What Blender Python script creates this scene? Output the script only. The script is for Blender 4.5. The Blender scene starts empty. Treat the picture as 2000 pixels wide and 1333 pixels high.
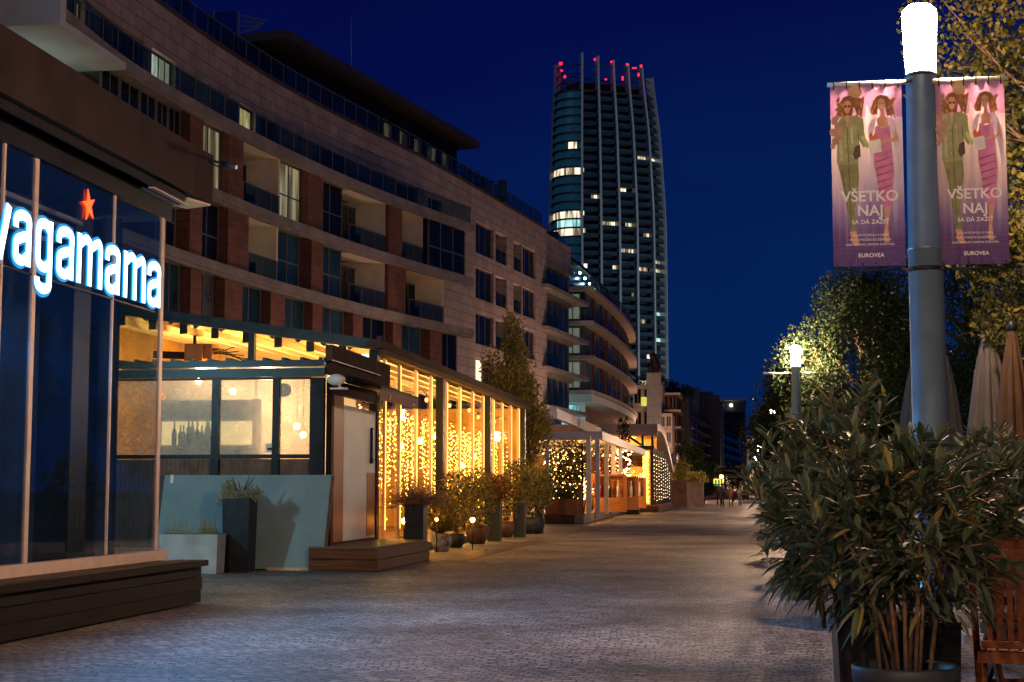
import bpy, math, random
from mathutils import Vector, Matrix
rad = math.radians
PI = math.pi
S = bpy.context.scene
C = S.collection
random.seed(7)

# ------------------------------------------------------------------ camera
FPX = 2970.0          # focal length in pixels of a 2000 px wide picture
EYE = 1.2
pit = math.atan(293.5/FPX)
yaw = math.atan(450*math.cos(pit)/FPX)
cam = bpy.data.cameras.new('camera')
cam.sensor_width = 36; cam.lens = FPX*36/2000
cam.clip_start = 0.05; cam.clip_end = 5000
camo = bpy.data.objects.new('camera', cam); C.objects.link(camo)
camo.location = (0, 0, EYE)
camo.rotation_euler = (PI/2+pit, 0, yaw)
S.camera = camo

# ------------------------------------------------------------------ world: deep blue night sky
W = bpy.data.worlds.new('World'); S.world = W; W.use_nodes = True
nt = W.node_tree; nt.nodes.clear()
wo = nt.nodes.new('ShaderNodeOutputWorld'); bg = nt.nodes.new('ShaderNodeBackground')
tc = nt.nodes.new('ShaderNodeTexCoord'); sx = nt.nodes.new('ShaderNodeSeparateXYZ')
cr = nt.nodes.new('ShaderNodeValToRGB')
nt.links.new(tc.outputs['Generated'], sx.inputs[0])
sn = nt.nodes.new('ShaderNodeTexNoise'); sn.inputs['Scale'].default_value = 2.2; sn.inputs['Detail'].default_value = 5
mps = nt.nodes.new('ShaderNodeMapping'); mps.inputs['Scale'].default_value = (1, 1, 3); nt.links.new(tc.outputs['Generated'], mps.inputs[0]); nt.links.new(mps.outputs[0], sn.inputs['Vector'])
ma = nt.nodes.new('ShaderNodeMath'); ma.operation = 'MULTIPLY_ADD'; ma.inputs[1].default_value = -.22; nt.links.new(sn.outputs['Fac'], ma.inputs[0])
mb_ = nt.nodes.new('ShaderNodeMath'); mb_.operation = 'MULTIPLY_ADD'; mb_.inputs[1].default_value = -.22; mb_.inputs[2].default_value = .11
nt.links.new(sx.outputs['X'], mb_.inputs[0]); mc_ = nt.nodes.new('ShaderNodeMath'); nt.links.new(sx.outputs['Z'], mc_.inputs[0]); nt.links.new(mb_.outputs[0], mc_.inputs[1])
nt.links.new(mc_.outputs[0], ma.inputs[2]); nt.links.new(ma.outputs[0], cr.inputs[0])
el = cr.color_ramp.elements
el[0].position = 0.0; el[0].color = (0.0006, 0.0125, 0.072, 1)
el[1].position = 0.6; el[1].color = (0.0008, 0.0016, 0.030, 1)
e2 = el.new(0.12); e2.color = (0.0010, 0.0115, 0.068, 1)
e3 = el.new(0.30); e3.color = (0.0007, 0.0030, 0.045, 1)
nt.links.new(cr.outputs[0], bg.inputs[0]); bg.inputs[1].default_value = 1.0
nt.links.new(bg.outputs[0], wo.inputs[0])
# cool fill added from behind the camera: a very weak, wide, blue directional light
sl = bpy.data.lights.new('cool_fill', 'SUN'); sl.energy = 0.10; sl.angle = rad(40); sl.color = (0.45, 0.62, 1.0)
so = bpy.data.objects.new('cool_fill', sl); C.objects.link(so); so.rotation_euler = (rad(50), 0, rad(-35))

S.view_settings.view_transform = 'Standard'; S.view_settings.look = 'None'
S.view_settings.exposure = 0.42; S.view_settings.gamma = 1.0
S.render.engine = 'CYCLES'
try:
    S.cycles.max_bounces = 7; S.cycles.transparent_max_bounces = 24; S.cycles.sample_clamp_indirect = 4.0
    S.cycles.caustics_reflective = False; S.cycles.caustics_refractive = False
except Exception: pass

LAMP = 980.0          # street lamp radiance
LAMPCOL = (1.0, 0.63, 0.39)
SIGNW = 160.0

# ------------------------------------------------------------------ pixel -> place helpers (2000 x 1333 picture)
cP, sP, cY, sY = math.cos(pit), math.sin(pit), math.cos(yaw), math.sin(yaw)
def ray(x, y):
    a = (x-1000)/FPX; b = (666.5-y)/FPX
    return Vector((a*cY+b*sY*sP-sY*cP, a*sY-b*cY*sP+cY*cP, b*cP+sP))
def atZ(x, y, z=0.0):
    d = ray(x, y); t = (z-EYE)/d.z; return Vector((d.x*t, d.y*t, z))
def atY(x, y, Y):
    d = ray(x, y); t = Y/d.y; return Vector((d.x*t, Y, d.z*t+EYE))
def atX(x, y, X):
    d = ray(x, y); t = X/d.x; return Vector((X, d.y*t, d.z*t+EYE))

# ------------------------------------------------------------------ materials
MATS = {}
def mat(name, col, rough=0.6, metal=0.0, emit=None, es=0.0, noise=0.0, nscale=4.0, bump=0.0, bscale=30.0, spec=0.2, nomis=False):
    if name in MATS: return MATS[name]
    m = bpy.data.materials.new(name); m.use_nodes = True
    n = m.node_tree; b = n.nodes['Principled BSDF']
    b.inputs['Base Color'].default_value = (*col, 1); b.inputs['Roughness'].default_value = rough
    b.inputs['Metallic'].default_value = metal; b.inputs['Specular IOR Level'].default_value = spec
    if emit:
        b.inputs['Emission Color'].default_value = (*emit, 1); b.inputs['Emission Strength'].default_value = es
    g = n.nodes.new('ShaderNodeNewGeometry')
    if noise > 0:
        t = n.nodes.new('ShaderNodeTexNoise'); t.inputs['Scale'].default_value = nscale; t.inputs['Detail'].default_value = 6
        n.links.new(g.outputs['Position'], t.inputs['Vector'])
        r = n.nodes.new('ShaderNodeValToRGB'); e = r.color_ramp.elements
        e[0].position = .3; e[1].position = .72
        e[0].color = (*[c*(1-noise) for c in col], 1); e[1].color = (*[min(1, c*(1+noise)) for c in col], 1)
        n.links.new(t.outputs['Fac'], r.inputs[0]); n.links.new(r.outputs[0], b.inputs['Base Color'])
        mr = n.nodes.new('ShaderNodeMapRange'); mr.inputs['To Min'].default_value = max(0, rough-.12); mr.inputs['To Max'].default_value = min(1, rough+.15)
        n.links.new(t.outputs['Fac'], mr.inputs['Value']); n.links.new(mr.outputs[0], b.inputs['Roughness'])
    if bump > 0:
        t2 = n.nodes.new('ShaderNodeTexNoise'); t2.inputs['Scale'].default_value = bscale; t2.inputs['Detail'].default_value = 5
        n.links.new(g.outputs['Position'], t2.inputs['Vector'])
        bp = n.nodes.new('ShaderNodeBump'); bp.inputs['Strength'].default_value = bump; bp.inputs['Distance'].default_value = .02
        n.links.new(t2.outputs['Fac'], bp.inputs['Height']); n.links.new(bp.outputs[0], b.inputs['Normal'])
    if nomis:
        try: m.cycles.emission_sampling = 'NONE'
        except Exception: pass
    MATS[name] = m
    return m

def grid_mat(name, col, mortar, bw, bh, ms=0.01, rough=0.7, var=0.2, horiz=False, bump=0.3, off=0.5, spec=0.15):
    """panels / bricks / pavers; on walls u = x+y, v = z; on floors u = x, v = y"""
    if name in MATS: return MATS[name]
    m = bpy.data.materials.new(name); m.use_nodes = True
    n = m.node_tree; b = n.nodes['Principled BSDF']; b.inputs['Roughness'].default_value = rough
    b.inputs['Specular IOR Level'].default_value = spec
    g = n.nodes.new('ShaderNodeNewGeometry'); s = n.nodes.new('ShaderNodeSeparateXYZ'); cb = n.nodes.new('ShaderNodeCombineXYZ')
    n.links.new(g.outputs['Position'], s.inputs[0])
    if horiz:
        n.links.new(s.outputs['X'], cb.inputs[0]); n.links.new(s.outputs['Y'], cb.inputs[1])
    else:
        ad = n.nodes.new('ShaderNodeMath'); ad.operation = 'ADD'
        n.links.new(s.outputs['X'], ad.inputs[0]); n.links.new(s.outputs['Y'], ad.inputs[1])
        n.links.new(ad.outputs[0], cb.inputs[0]); n.links.new(s.outputs['Z'], cb.inputs[1])
    br = n.nodes.new('ShaderNodeTexBrick'); br.offset = off
    br.inputs['Scale'].default_value = 1.0
    br.inputs['Color1'].default_value = (*[c*(1-var) for c in col], 1)
    br.inputs['Color2'].default_value = (*[c*(1+var) for c in col], 1)
    br.inputs['Mortar'].default_value = (*mortar, 1)
    br.inputs['Mortar Size'].default_value = ms; br.inputs['Brick Width'].default_value = bw; br.inputs['Row Height'].default_value = bh
    n.links.new(cb.outputs[0], br.inputs['Vector'])
    nz = n.nodes.new('ShaderNodeTexNoise'); nz.inputs['Scale'].default_value = .9; nz.inputs['Detail'].default_value = 7
    n.links.new(g.outputs['Position'], nz.inputs['Vector'])
    mx = n.nodes.new('ShaderNodeMix'); mx.data_type = 'RGBA'; mx.blend_type = 'MULTIPLY'; mx.inputs[0].default_value = .55
    n.links.new(br.outputs['Color'], mx.inputs[6]); n.links.new(nz.outputs['Fac'], mx.inputs[7])
    n.links.new(mx.outputs[2], b.inputs['Base Color'])
    bp = n.nodes.new('ShaderNodeBump'); bp.inputs['Strength'].default_value = bump; bp.inputs['Distance'].default_value = .015; bp.invert = True
    n.links.new(br.outputs['Fac'], bp.inputs['Height']); n.links.new(bp.outputs[0], b.inputs['Normal'])
    MATS[name] = m
    return m

def glass_mat(name, tint, gloss=0.12, rough=0.03, body=None, bodyfac=0.0, fres=.6):
    """window glass: tinted see-through pane with a fresnel reflection and an optional milky film"""
    if name in MATS: return MATS[name]
    m = bpy.data.materials.new(name); m.use_nodes = True
    n = m.node_tree; n.nodes.clear()
    o = n.nodes.new('ShaderNodeOutputMaterial'); tr = n.nodes.new('ShaderNodeBsdfTransparent'); tr.inputs[0].default_value = (*tint, 1)
    gl = n.nodes.new('ShaderNodeBsdfGlossy'); gl.inputs['Roughness'].default_value = rough
    lw = n.nodes.new('ShaderNodeLayerWeight'); lw.inputs[0].default_value = .35
    ml = n.nodes.new('ShaderNodeMath'); ml.operation = 'MULTIPLY_ADD'; ml.inputs[1].default_value = fres; ml.inputs[2].default_value = gloss
    ml.use_clamp = True
    n.links.new(lw.outputs['Fresnel'], ml.inputs[0])
    mx = n.nodes.new('ShaderNodeMixShader'); n.links.new(ml.outputs[0], mx.inputs[0])
    first = tr.outputs[0]
    if body:
        df = n.nodes.new('ShaderNodeBsdfDiffuse'); df.inputs[0].default_value = (*body, 1)
        tl = n.nodes.new('ShaderNodeBsdfTranslucent'); tl.inputs[0].default_value = (*body, 1)
        m1 = n.nodes.new('ShaderNodeMixShader'); m1.inputs[0].default_value = .6
        n.links.new(df.outputs[0], m1.inputs[1]); n.links.new(tl.outputs[0], m1.inputs[2])
        m2 = n.nodes.new('ShaderNodeMixShader')
        g = n.nodes.new('ShaderNodeNewGeometry'); t = n.nodes.new('ShaderNodeTexNoise'); t.inputs['Scale'].default_value = 5; t.inputs['Detail'].default_value = 9; t.inputs['Roughness'].default_value = .7
        n.links.new(g.outputs['Position'], t.inputs['Vector'])
        mr = n.nodes.new('ShaderNodeMapRange'); mr.inputs['From Min'].default_value = .3; mr.inputs['From Max'].default_value = .7
        mr.inputs['To Min'].default_value = bodyfac*.55; mr.inputs['To Max'].default_value = min(1, bodyfac*1.3)
        n.links.new(t.outputs['Fac'], mr.inputs['Value']); n.links.new(mr.outputs[0], m2.inputs[0])
        n.links.new(tr.outputs[0], m2.inputs[1]); n.links.new(m1.outputs[0], m2.inputs[2]); first = m2.outputs[0]
    n.links.new(first, mx.inputs[1]); n.links.new(gl.outputs[0], mx.inputs[2]); n.links.new(mx.outputs[0], o.inputs[0])
    MATS[name] = m
    return m

def lit_mat(name, c1, c2, strength, scale=3.0, sz=0.4):
    """a lit room behind glass: curtain folds and furniture break the light up"""
    if name in MATS: return MATS[name]
    m = bpy.data.materials.new(name); m.use_nodes = True
    n = m.node_tree; b = n.nodes['Principled BSDF']; b.inputs['Base Color'].default_value = (.02, .02, .02, 1); b.inputs['Roughness'].default_value = .2
    g = n.nodes.new('ShaderNodeNewGeometry'); mp = n.nodes.new('ShaderNodeMapping'); mp.inputs['Scale'].default_value = (scale, scale, sz)
    t = n.nodes.new('ShaderNodeTexNoise'); t.inputs['Scale'].default_value = 1; t.inputs['Detail'].default_value = 3
    n.links.new(g.outputs['Position'], mp.inputs[0]); n.links.new(mp.outputs[0], t.inputs['Vector'])
    r = n.nodes.new('ShaderNodeValToRGB'); e = r.color_ramp.elements; e[0].position = .42; e[1].position = .58
    e[0].color = (*c1, 1); e[1].color = (*c2, 1)
    n.links.new(t.outputs['Fac'], r.inputs[0]); n.links.new(r.outputs[0], b.inputs['Emission Color'])
    b.inputs['Emission Strength'].default_value = strength
    try: m.cycles.emission_sampling = 'NONE'
    except Exception: pass
    MATS[name] = m
    return m

def wood_mat(name, c1, c2, axis='X', rough=0.55):
    if name in MATS: return MATS[name]
    m = bpy.data.materials.new(name); m.use_nodes = True
    n = m.node_tree; b = n.nodes['Principled BSDF']; b.inputs['Roughness'].default_value = rough; b.inputs['Specular IOR Level'].default_value = .12
    g = n.nodes.new('ShaderNodeNewGeometry'); mp = n.nodes.new('ShaderNodeMapping')
    mp.inputs['Scale'].default_value = {'X': (1.5, 22, 22), 'Y': (22, 1.5, 22), 'Z': (22, 22, 1.5)}[axis]
    t = n.nodes.new('ShaderNodeTexNoise'); t.inputs['Detail'].default_value = 8; t.inputs['Scale'].default_value = 1
    n.links.new(g.outputs['Position'], mp.inputs[0]); n.links.new(mp.outputs[0], t.inputs['Vector'])
    r = n.nodes.new('ShaderNodeValToRGB'); e = r.color_ramp.elements; e[0].position = .35; e[1].position = .7
    e[0].color = (*c1, 1); e[1].color = (*c2, 1)
    n.links.new(t.outputs['Fac'], r.inputs[0]); n.links.new(r.outputs[0], b.inputs['Base Color'])
    bp = n.nodes.new('ShaderNodeBump'); bp.inputs['Strength'].default_value = .25; bp.inputs['Distance'].default_value = .01
    n.links.new(t.outputs['Fac'], bp.inputs['Height']); n.links.new(bp.outputs[0], b.inputs['Normal'])
    MATS[name] = m
    return m

def leaf_mat(name, c1, c2, rough=0.45, spec=0.5, trans=0.25):
    if name in MATS: return MATS[name]
    m = bpy.data.materials.new(name); m.use_nodes = True
    n = m.node_tree; b = n.nodes['Principled BSDF']; b.inputs['Roughness'].default_value = rough; b.inputs['Specular IOR Level'].default_value = spec
    g = n.nodes.new('ShaderNodeNewGeometry')
    r = n.nodes.new('ShaderNodeValToRGB'); e = r.color_ramp.elements; e[0].color = (*c1, 1); e[1].color = (*c2, 1)
    n.links.new(g.outputs['Random Per Island'], r.inputs[0]); n.links.new(r.outputs[0], b.inputs['Base Color'])
    if name == 'oleander_leaf':
        e[1].position = .9; y_ = e.new(.965); y_.color = (.26,.19,.05,1)
    tl = n.nodes.new('ShaderNodeBsdfTranslucent'); n.links.new(r.outputs[0], tl.inputs[0])
    mx = n.nodes.new('ShaderNodeMixShader'); mx.inputs[0].default_value = trans
    o = n.nodes['Material Output']
    n.links.new(b.outputs[0], mx.inputs[1]); n.links.new(tl.outputs[0], mx.inputs[2]); n.links.new(mx.outputs[0], o.inputs[0])
    MATS[name] = m
    return m

M = dict(
    black=mat('black_metal', (.012, .013, .015), .38, .3, noise=.4, nscale=8),
    graphite=mat('graphite_metal', (.026, .032, .038), .42, .2, noise=.3, nscale=5, bump=.05),
    tealframe=mat('dark_teal_frame', (.035, .06, .07), .4, .2, noise=.3, nscale=6),
    fascia=mat('brown_fascia', (.022, .014, .014), .6, 0, noise=.25, nscale=2.5, spec=.08),
    alu=mat('pale_aluminium', (.55, .42, .34), .38, .15, noise=.12, nscale=9),
    aluw=mat('white_frame', (.62, .60, .56), .5, 0, noise=.12, nscale=6),
    stone=grid_mat('travertine_panels', (.58, .47, .41), (.20, .16, .14), 1.5, .62, .022, .75, .10),
    terra=grid_mat('terracotta_tiles', (.27, .125, .09), (.10, .05, .04), .62, .42, .012, .7, .14),
    brick=grid_mat('red_brick', (.22, .065, .042), (.10, .06, .05), .9, .45, .02, .8, .2),
    concrete=mat('grey_concrete', (.25, .235, .22), .75, 0, noise=.25, nscale=1.2, bump=.1),
    slab=mat('slab_edge', (.27, .25, .23), .7, 0, noise=.25, nscale=.9),
    cream=mat('cream_render', (.72, .64, .50), .8, 0, noise=.1, nscale=1.5),
    soffit=mat('white_soffit', (.60, .64, .58), .7, 0, noise=.1, nscale=.8),
    darkroof=mat('dark_roof', (.085, .07, .064), .6, 0, noise=.2, nscale=1),
    cladding=grid_mat('brown_cladding', (.075, .035, .024), (.02, .01, .008), .22, 30, .05, .6, .15, off=0),
    wframe=mat('window_frame', (.17, .165, .16), .5, .2),
    gdark=mat('night_glass', (.008, .013, .020), .12, 0, noise=.5, nscale=.5, spec=.12),
    gteal=mat('teal_glass', (.018, .055, .075), .2, 0, noise=.6, nscale=.45, spec=.35),
    gcurt=mat('curtained_glass', (.08, .10, .105), .3, 0, noise=.5, nscale=3, spec=.8),
    gcurt2=mat('dim_curtained_glass', (.035, .045, .05), .3, 0, noise=.6, nscale=3, spec=.3),
    lroom=lit_mat('dim_curtained_room', (.10,.085,.04), (.50,.42,.24), .42, 2.0, .2),
    rail=glass_mat('balustrade_glass', (.60, .72, .74), .02, .05, (.05, .08, .09), .15, .08),
    clear=glass_mat('clear_glass', (.94, .94, .9), .02, .02, None, 0, .15),
    wag=glass_mat('dark_shopfront_glass', (.80, .88, .94), .05, .012, (.05, .12, .2), .08, .28),
    steam=glass_mat('steamed_glass', (.95, .93, .88), .02, .45, (.80, .72, .60), .36, .2),
    lwarm=lit_mat('lit_room_warm', (.55, .30, .10), (1, .72, .36), 1.3, 2.2),
    lcold=lit_mat('lit_room_cool', (.05, .30, .35), (.45, .9, .95), .8, .9),
    lpale=lit_mat('lit_room_pale', (.25, .20, .13), (1, .88, .68), 1.5, .8, .3),
    lyell=lit_mat('lit_room_yellow', (.7, .65, .08), (.9, .85, .15), .7, .5),
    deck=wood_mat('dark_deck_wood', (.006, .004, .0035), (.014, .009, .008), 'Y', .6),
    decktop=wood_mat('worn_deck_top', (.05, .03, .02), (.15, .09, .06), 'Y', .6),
    step=wood_mat('step_wood', (.06, .024, .011), (.14, .06, .026), 'X', .55),
    steptop=wood_mat('step_top_wood', (.10, .065, .04), (.19, .125, .08), 'X', .6),
    owood=wood_mat('orange_wood', (.30, .10, .03), (.48, .19, .06), 'X', .5),
    rwood=wood_mat('red_teak', (.10, .032, .015), (.20, .066, .03), 'Y', .45),
    bark=wood_mat('bark', (.05, .03, .02), (.13, .085, .055), 'Z', .9),
    pot=mat('black_pot', (.030, .036, .042), .45, 0, noise=.4, nscale=9),
    terrac=mat('terracotta_pot', (.42, .15, .065), .7, 0, noise=.2, nscale=6),
    soil=mat('soil', (.03, .02, .014), .95, 0, noise=.4, nscale=20),
)

# ------------------------------------------------------------------ mesh builder
class MB:
    def __init__(s): s.v = []; s.f = []; s.mi = []; s.m = 0; s.sm = []
    def add(s, vs, fs, smooth=False):
        k = len(s.v); s.v += [tuple(p) for p in vs]
        for f in fs: s.f.append([i+k for i in f]); s.mi.append(s.m); s.sm.append(smooth)
        return s
    def box(s, x0, x1, y0, y1, z0, z1):
        return s.add([(x0,y0,z0),(x1,y0,z0),(x1,y1,z0),(x0,y1,z0),(x0,y0,z1),(x1,y0,z1),(x1,y1,z1),(x0,y1,z1)],
              [(3,2,1,0),(4,5,6,7),(0,1,5,4),(1,2,6,5),(2,3,7,6),(3,0,4,7)])
    def hexa(s, bot, top):
        return s.add(list(bot)+list(top), [(3,2,1,0),(4,5,6,7),(0,1,5,4),(1,2,6,5),(2,3,7,6),(3,0,4,7)])
    def obox(s, c, dx, dy, dz, rz=0, rx=0, ry=0):
        R = Matrix.Rotation(rz,3,'Z') @ Matrix.Rotation(ry,3,'Y') @ Matrix.Rotation(rx,3,'X'); c = Vector(c)
        P = [c + R @ Vector((a*dx/2, b*dy/2, e*dz/2)) for e in (-1,1) for a,b in ((-1,-1),(1,-1),(1,1),(-1,1))]
        return s.hexa(P[:4], P[4:])
    def prism(s, poly, z0, z1):
        n = len(poly); vs = [(x,y,z0) for x,y in poly]+[(x,y,z1) for x,y in poly]
        return s.add(vs, [tuple(range(n-1,-1,-1)), tuple(range(n,2*n))]+[(i,(i+1)%n,n+(i+1)%n,n+i) for i in range(n)])
    def quad(s, a, b, c, d): return s.add([a,b,c,d], [(0,1,2,3)])
    def bar(s, a, b, w, h=None):
        """square bar between two points"""
        a = Vector(a); b = Vector(b); h = h or w; d = (b-a).normalized()
        up = Vector((0,0,1)) if abs(d.z) < .9 else Vector((0,1,0))
        u = d.cross(up).normalized(); v = u.cross(d).normalized()
        P = [p + u*i*w/2 + v*j*h/2 for p in (a,b) for i,j in ((-1,-1),(1,-1),(1,1),(-1,1))]
        return s.hexa(P[:4], P[4:])
    def tube(s, pts, rs, n=8, cap=True):
        pts = [Vector(p) for p in pts]
        if not hasattr(rs, '__len__'): rs = [rs]*len(pts)
        k = len(s.v); d0 = (pts[1]-pts[0]).normalized()
        u = d0.cross(Vector((0,0,1)) if abs(d0.z) < .9 else Vector((0,1,0))).normalized()
        vs = []
        for i, p in enumerate(pts):
            d = (pts[min(i+1,len(pts)-1)]-pts[max(i-1,0)]).normalized()
            u = (u - d*u.dot(d)).normalized(); w = d.cross(u)
            for j in range(n):
                a = 2*PI*j/n; vs.append(p+(u*math.cos(a)+w*math.sin(a))*rs[i])
        fs = [(i*n+j, i*n+(j+1)%n, (i+1)*n+(j+1)%n, (i+1)*n+j) for i in range(len(pts)-1) for j in range(n)]
        s.add(vs, fs, True)
        if cap:
            L = len(pts)-1
            s.add([], []) 
            s.f.append([k+j for j in range(n-1,-1,-1)]); s.mi.append(s.m); s.sm.append(False)
            s.f.append([k+L*n+j for j in range(n)]); s.mi.append(s.m); s.sm.append(False)
        return s
    def lathe(s, c, prof, n=24, ax=1, ay=1):
        c = Vector(c); k = len(prof)
        vs = [(c.x+r*ax*math.cos(2*PI*j/n), c.y+r*ay*math.sin(2*PI*j/n), c.z+z) for r,z in prof for j in range(n)]
        fs = [(i*n+j, i*n+(j+1)%n, (i+1)*n+(j+1)%n, (i+1)*n+j) for i in range(k-1) for j in range(n)]
        return s.add(vs, fs, True)
    def ball(s, c, r, n=8, m=6, sz=1):
        return s.lathe(c, [(max(1e-4, r*math.sin(PI*i/m)), -r*sz*math.cos(PI*i/m)) for i in range(m+1)], n)
    def build(s, name, mats, parent=None, loc=None):
        me = bpy.data.meshes.new(name)
        if not s.v: s.add([(0,0,0),(0,0,.001),(0,.001,0)], [(0,1,2)])
        if parent is not None: o0 = WL[parent.name]
        elif loc is not None: o0 = Vector(loc)
        else:
            xs, ys, zs = zip(*s.v); o0 = Vector(((min(xs)+max(xs))/2, (min(ys)+max(ys))/2, min(zs)))
        me.from_pydata([(x-o0.x, y-o0.y, z-o0.z) for x,y,z in s.v], [], s.f)
        if not isinstance(mats, (list, tuple)): mats = [mats]
        for m in mats: me.materials.append(m)
        me.polygons.foreach_set('material_index', s.mi); me.polygons.foreach_set('use_smooth', s.sm)
        me.update()
        o = bpy.data.objects.new(name, me); C.objects.link(o)
        if parent is not None: o.parent = parent
        else: o.location = o0
        WL[o.name] = o0
        return o
WL = {}
def split_build(mb, name, mats, parent):
    par = list(range(len(mb.v)))
    def find(a):
        while par[a] != a: par[a] = par[par[a]]; a = par[a]
        return a
    for f in mb.f:
        for k in f[1:]: par[find(f[0])] = find(k)
    groups = {}
    for fi,f in enumerate(mb.f): groups.setdefault(find(f[0]),[]).append(fi)
    for g_ in groups.values():
        idx = sorted({i for fi in g_ for i in mb.f[fi]}); mp_ = {i:k for k,i in enumerate(idx)}
        n_ = MB(); n_.v = [mb.v[i] for i in idx]; n_.f = [[mp_[i] for i in mb.f[fi]] for fi in g_]; n_.mi = [mb.mi[fi] for fi in g_]; n_.sm = [mb.sm[fi] for fi in g_]
        n_.build(name, mats, parent)
def T(name, label, cat, loc, group=None):
    o = bpy.data.objects.new(name, None); C.objects.link(o); o.location = loc
    o.empty_display_size = .2
    WL[o.name] = Vector(loc); tag(o, label, cat, group); return o
def tag(o, label, cat, group=None, kind=None):
    if label: o['label'] = label
    if cat: o['category'] = cat
    if group: o['group'] = group
    if kind: o['kind'] = kind
    return o
def copytree(o, loc, label=None, rz=0, sc=None):
    r = o.copy(); C.objects.link(r); r.location = loc; r.rotation_euler = (0,0,rz)
    if sc: r.scale = sc
    if label: r['label'] = label
    for ch in o.children:
        c = ch.copy(); C.objects.link(c); c.parent = r
        for g in ch.children:
            d = g.copy(); C.objects.link(d); d.parent = c
    return r

def text_to(mb, txt, size, org, ux, uz, depth=0.003, align='CENTER', spacing=1.0, embolden=0.0):
    """lettering laid on a wall: org = baseline point, ux = reading direction, uz = up"""
    cu = bpy.data.curves.new('lettering', 'FONT'); cu.body = txt; cu.size = size; cu.align_x = align; cu.space_character = spacing
    cu.extrude = depth/2; cu.offset = embolden*size
    ob = bpy.data.objects.new('lettering', cu); me = bpy.data.meshes.new_from_object(ob)
    ux = Vector(ux); uz = Vector(uz); n = ux.cross(uz); org = Vector(org)
    mb.add([org+ux*v.co.x+uz*v.co.y+n*(v.co.z+depth/2) for v in me.vertices], [tuple(p.vertices) for p in me.polygons])
    bpy.data.meshes.remove(me); bpy.data.objects.remove(ob); bpy.data.curves.remove(cu)

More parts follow.
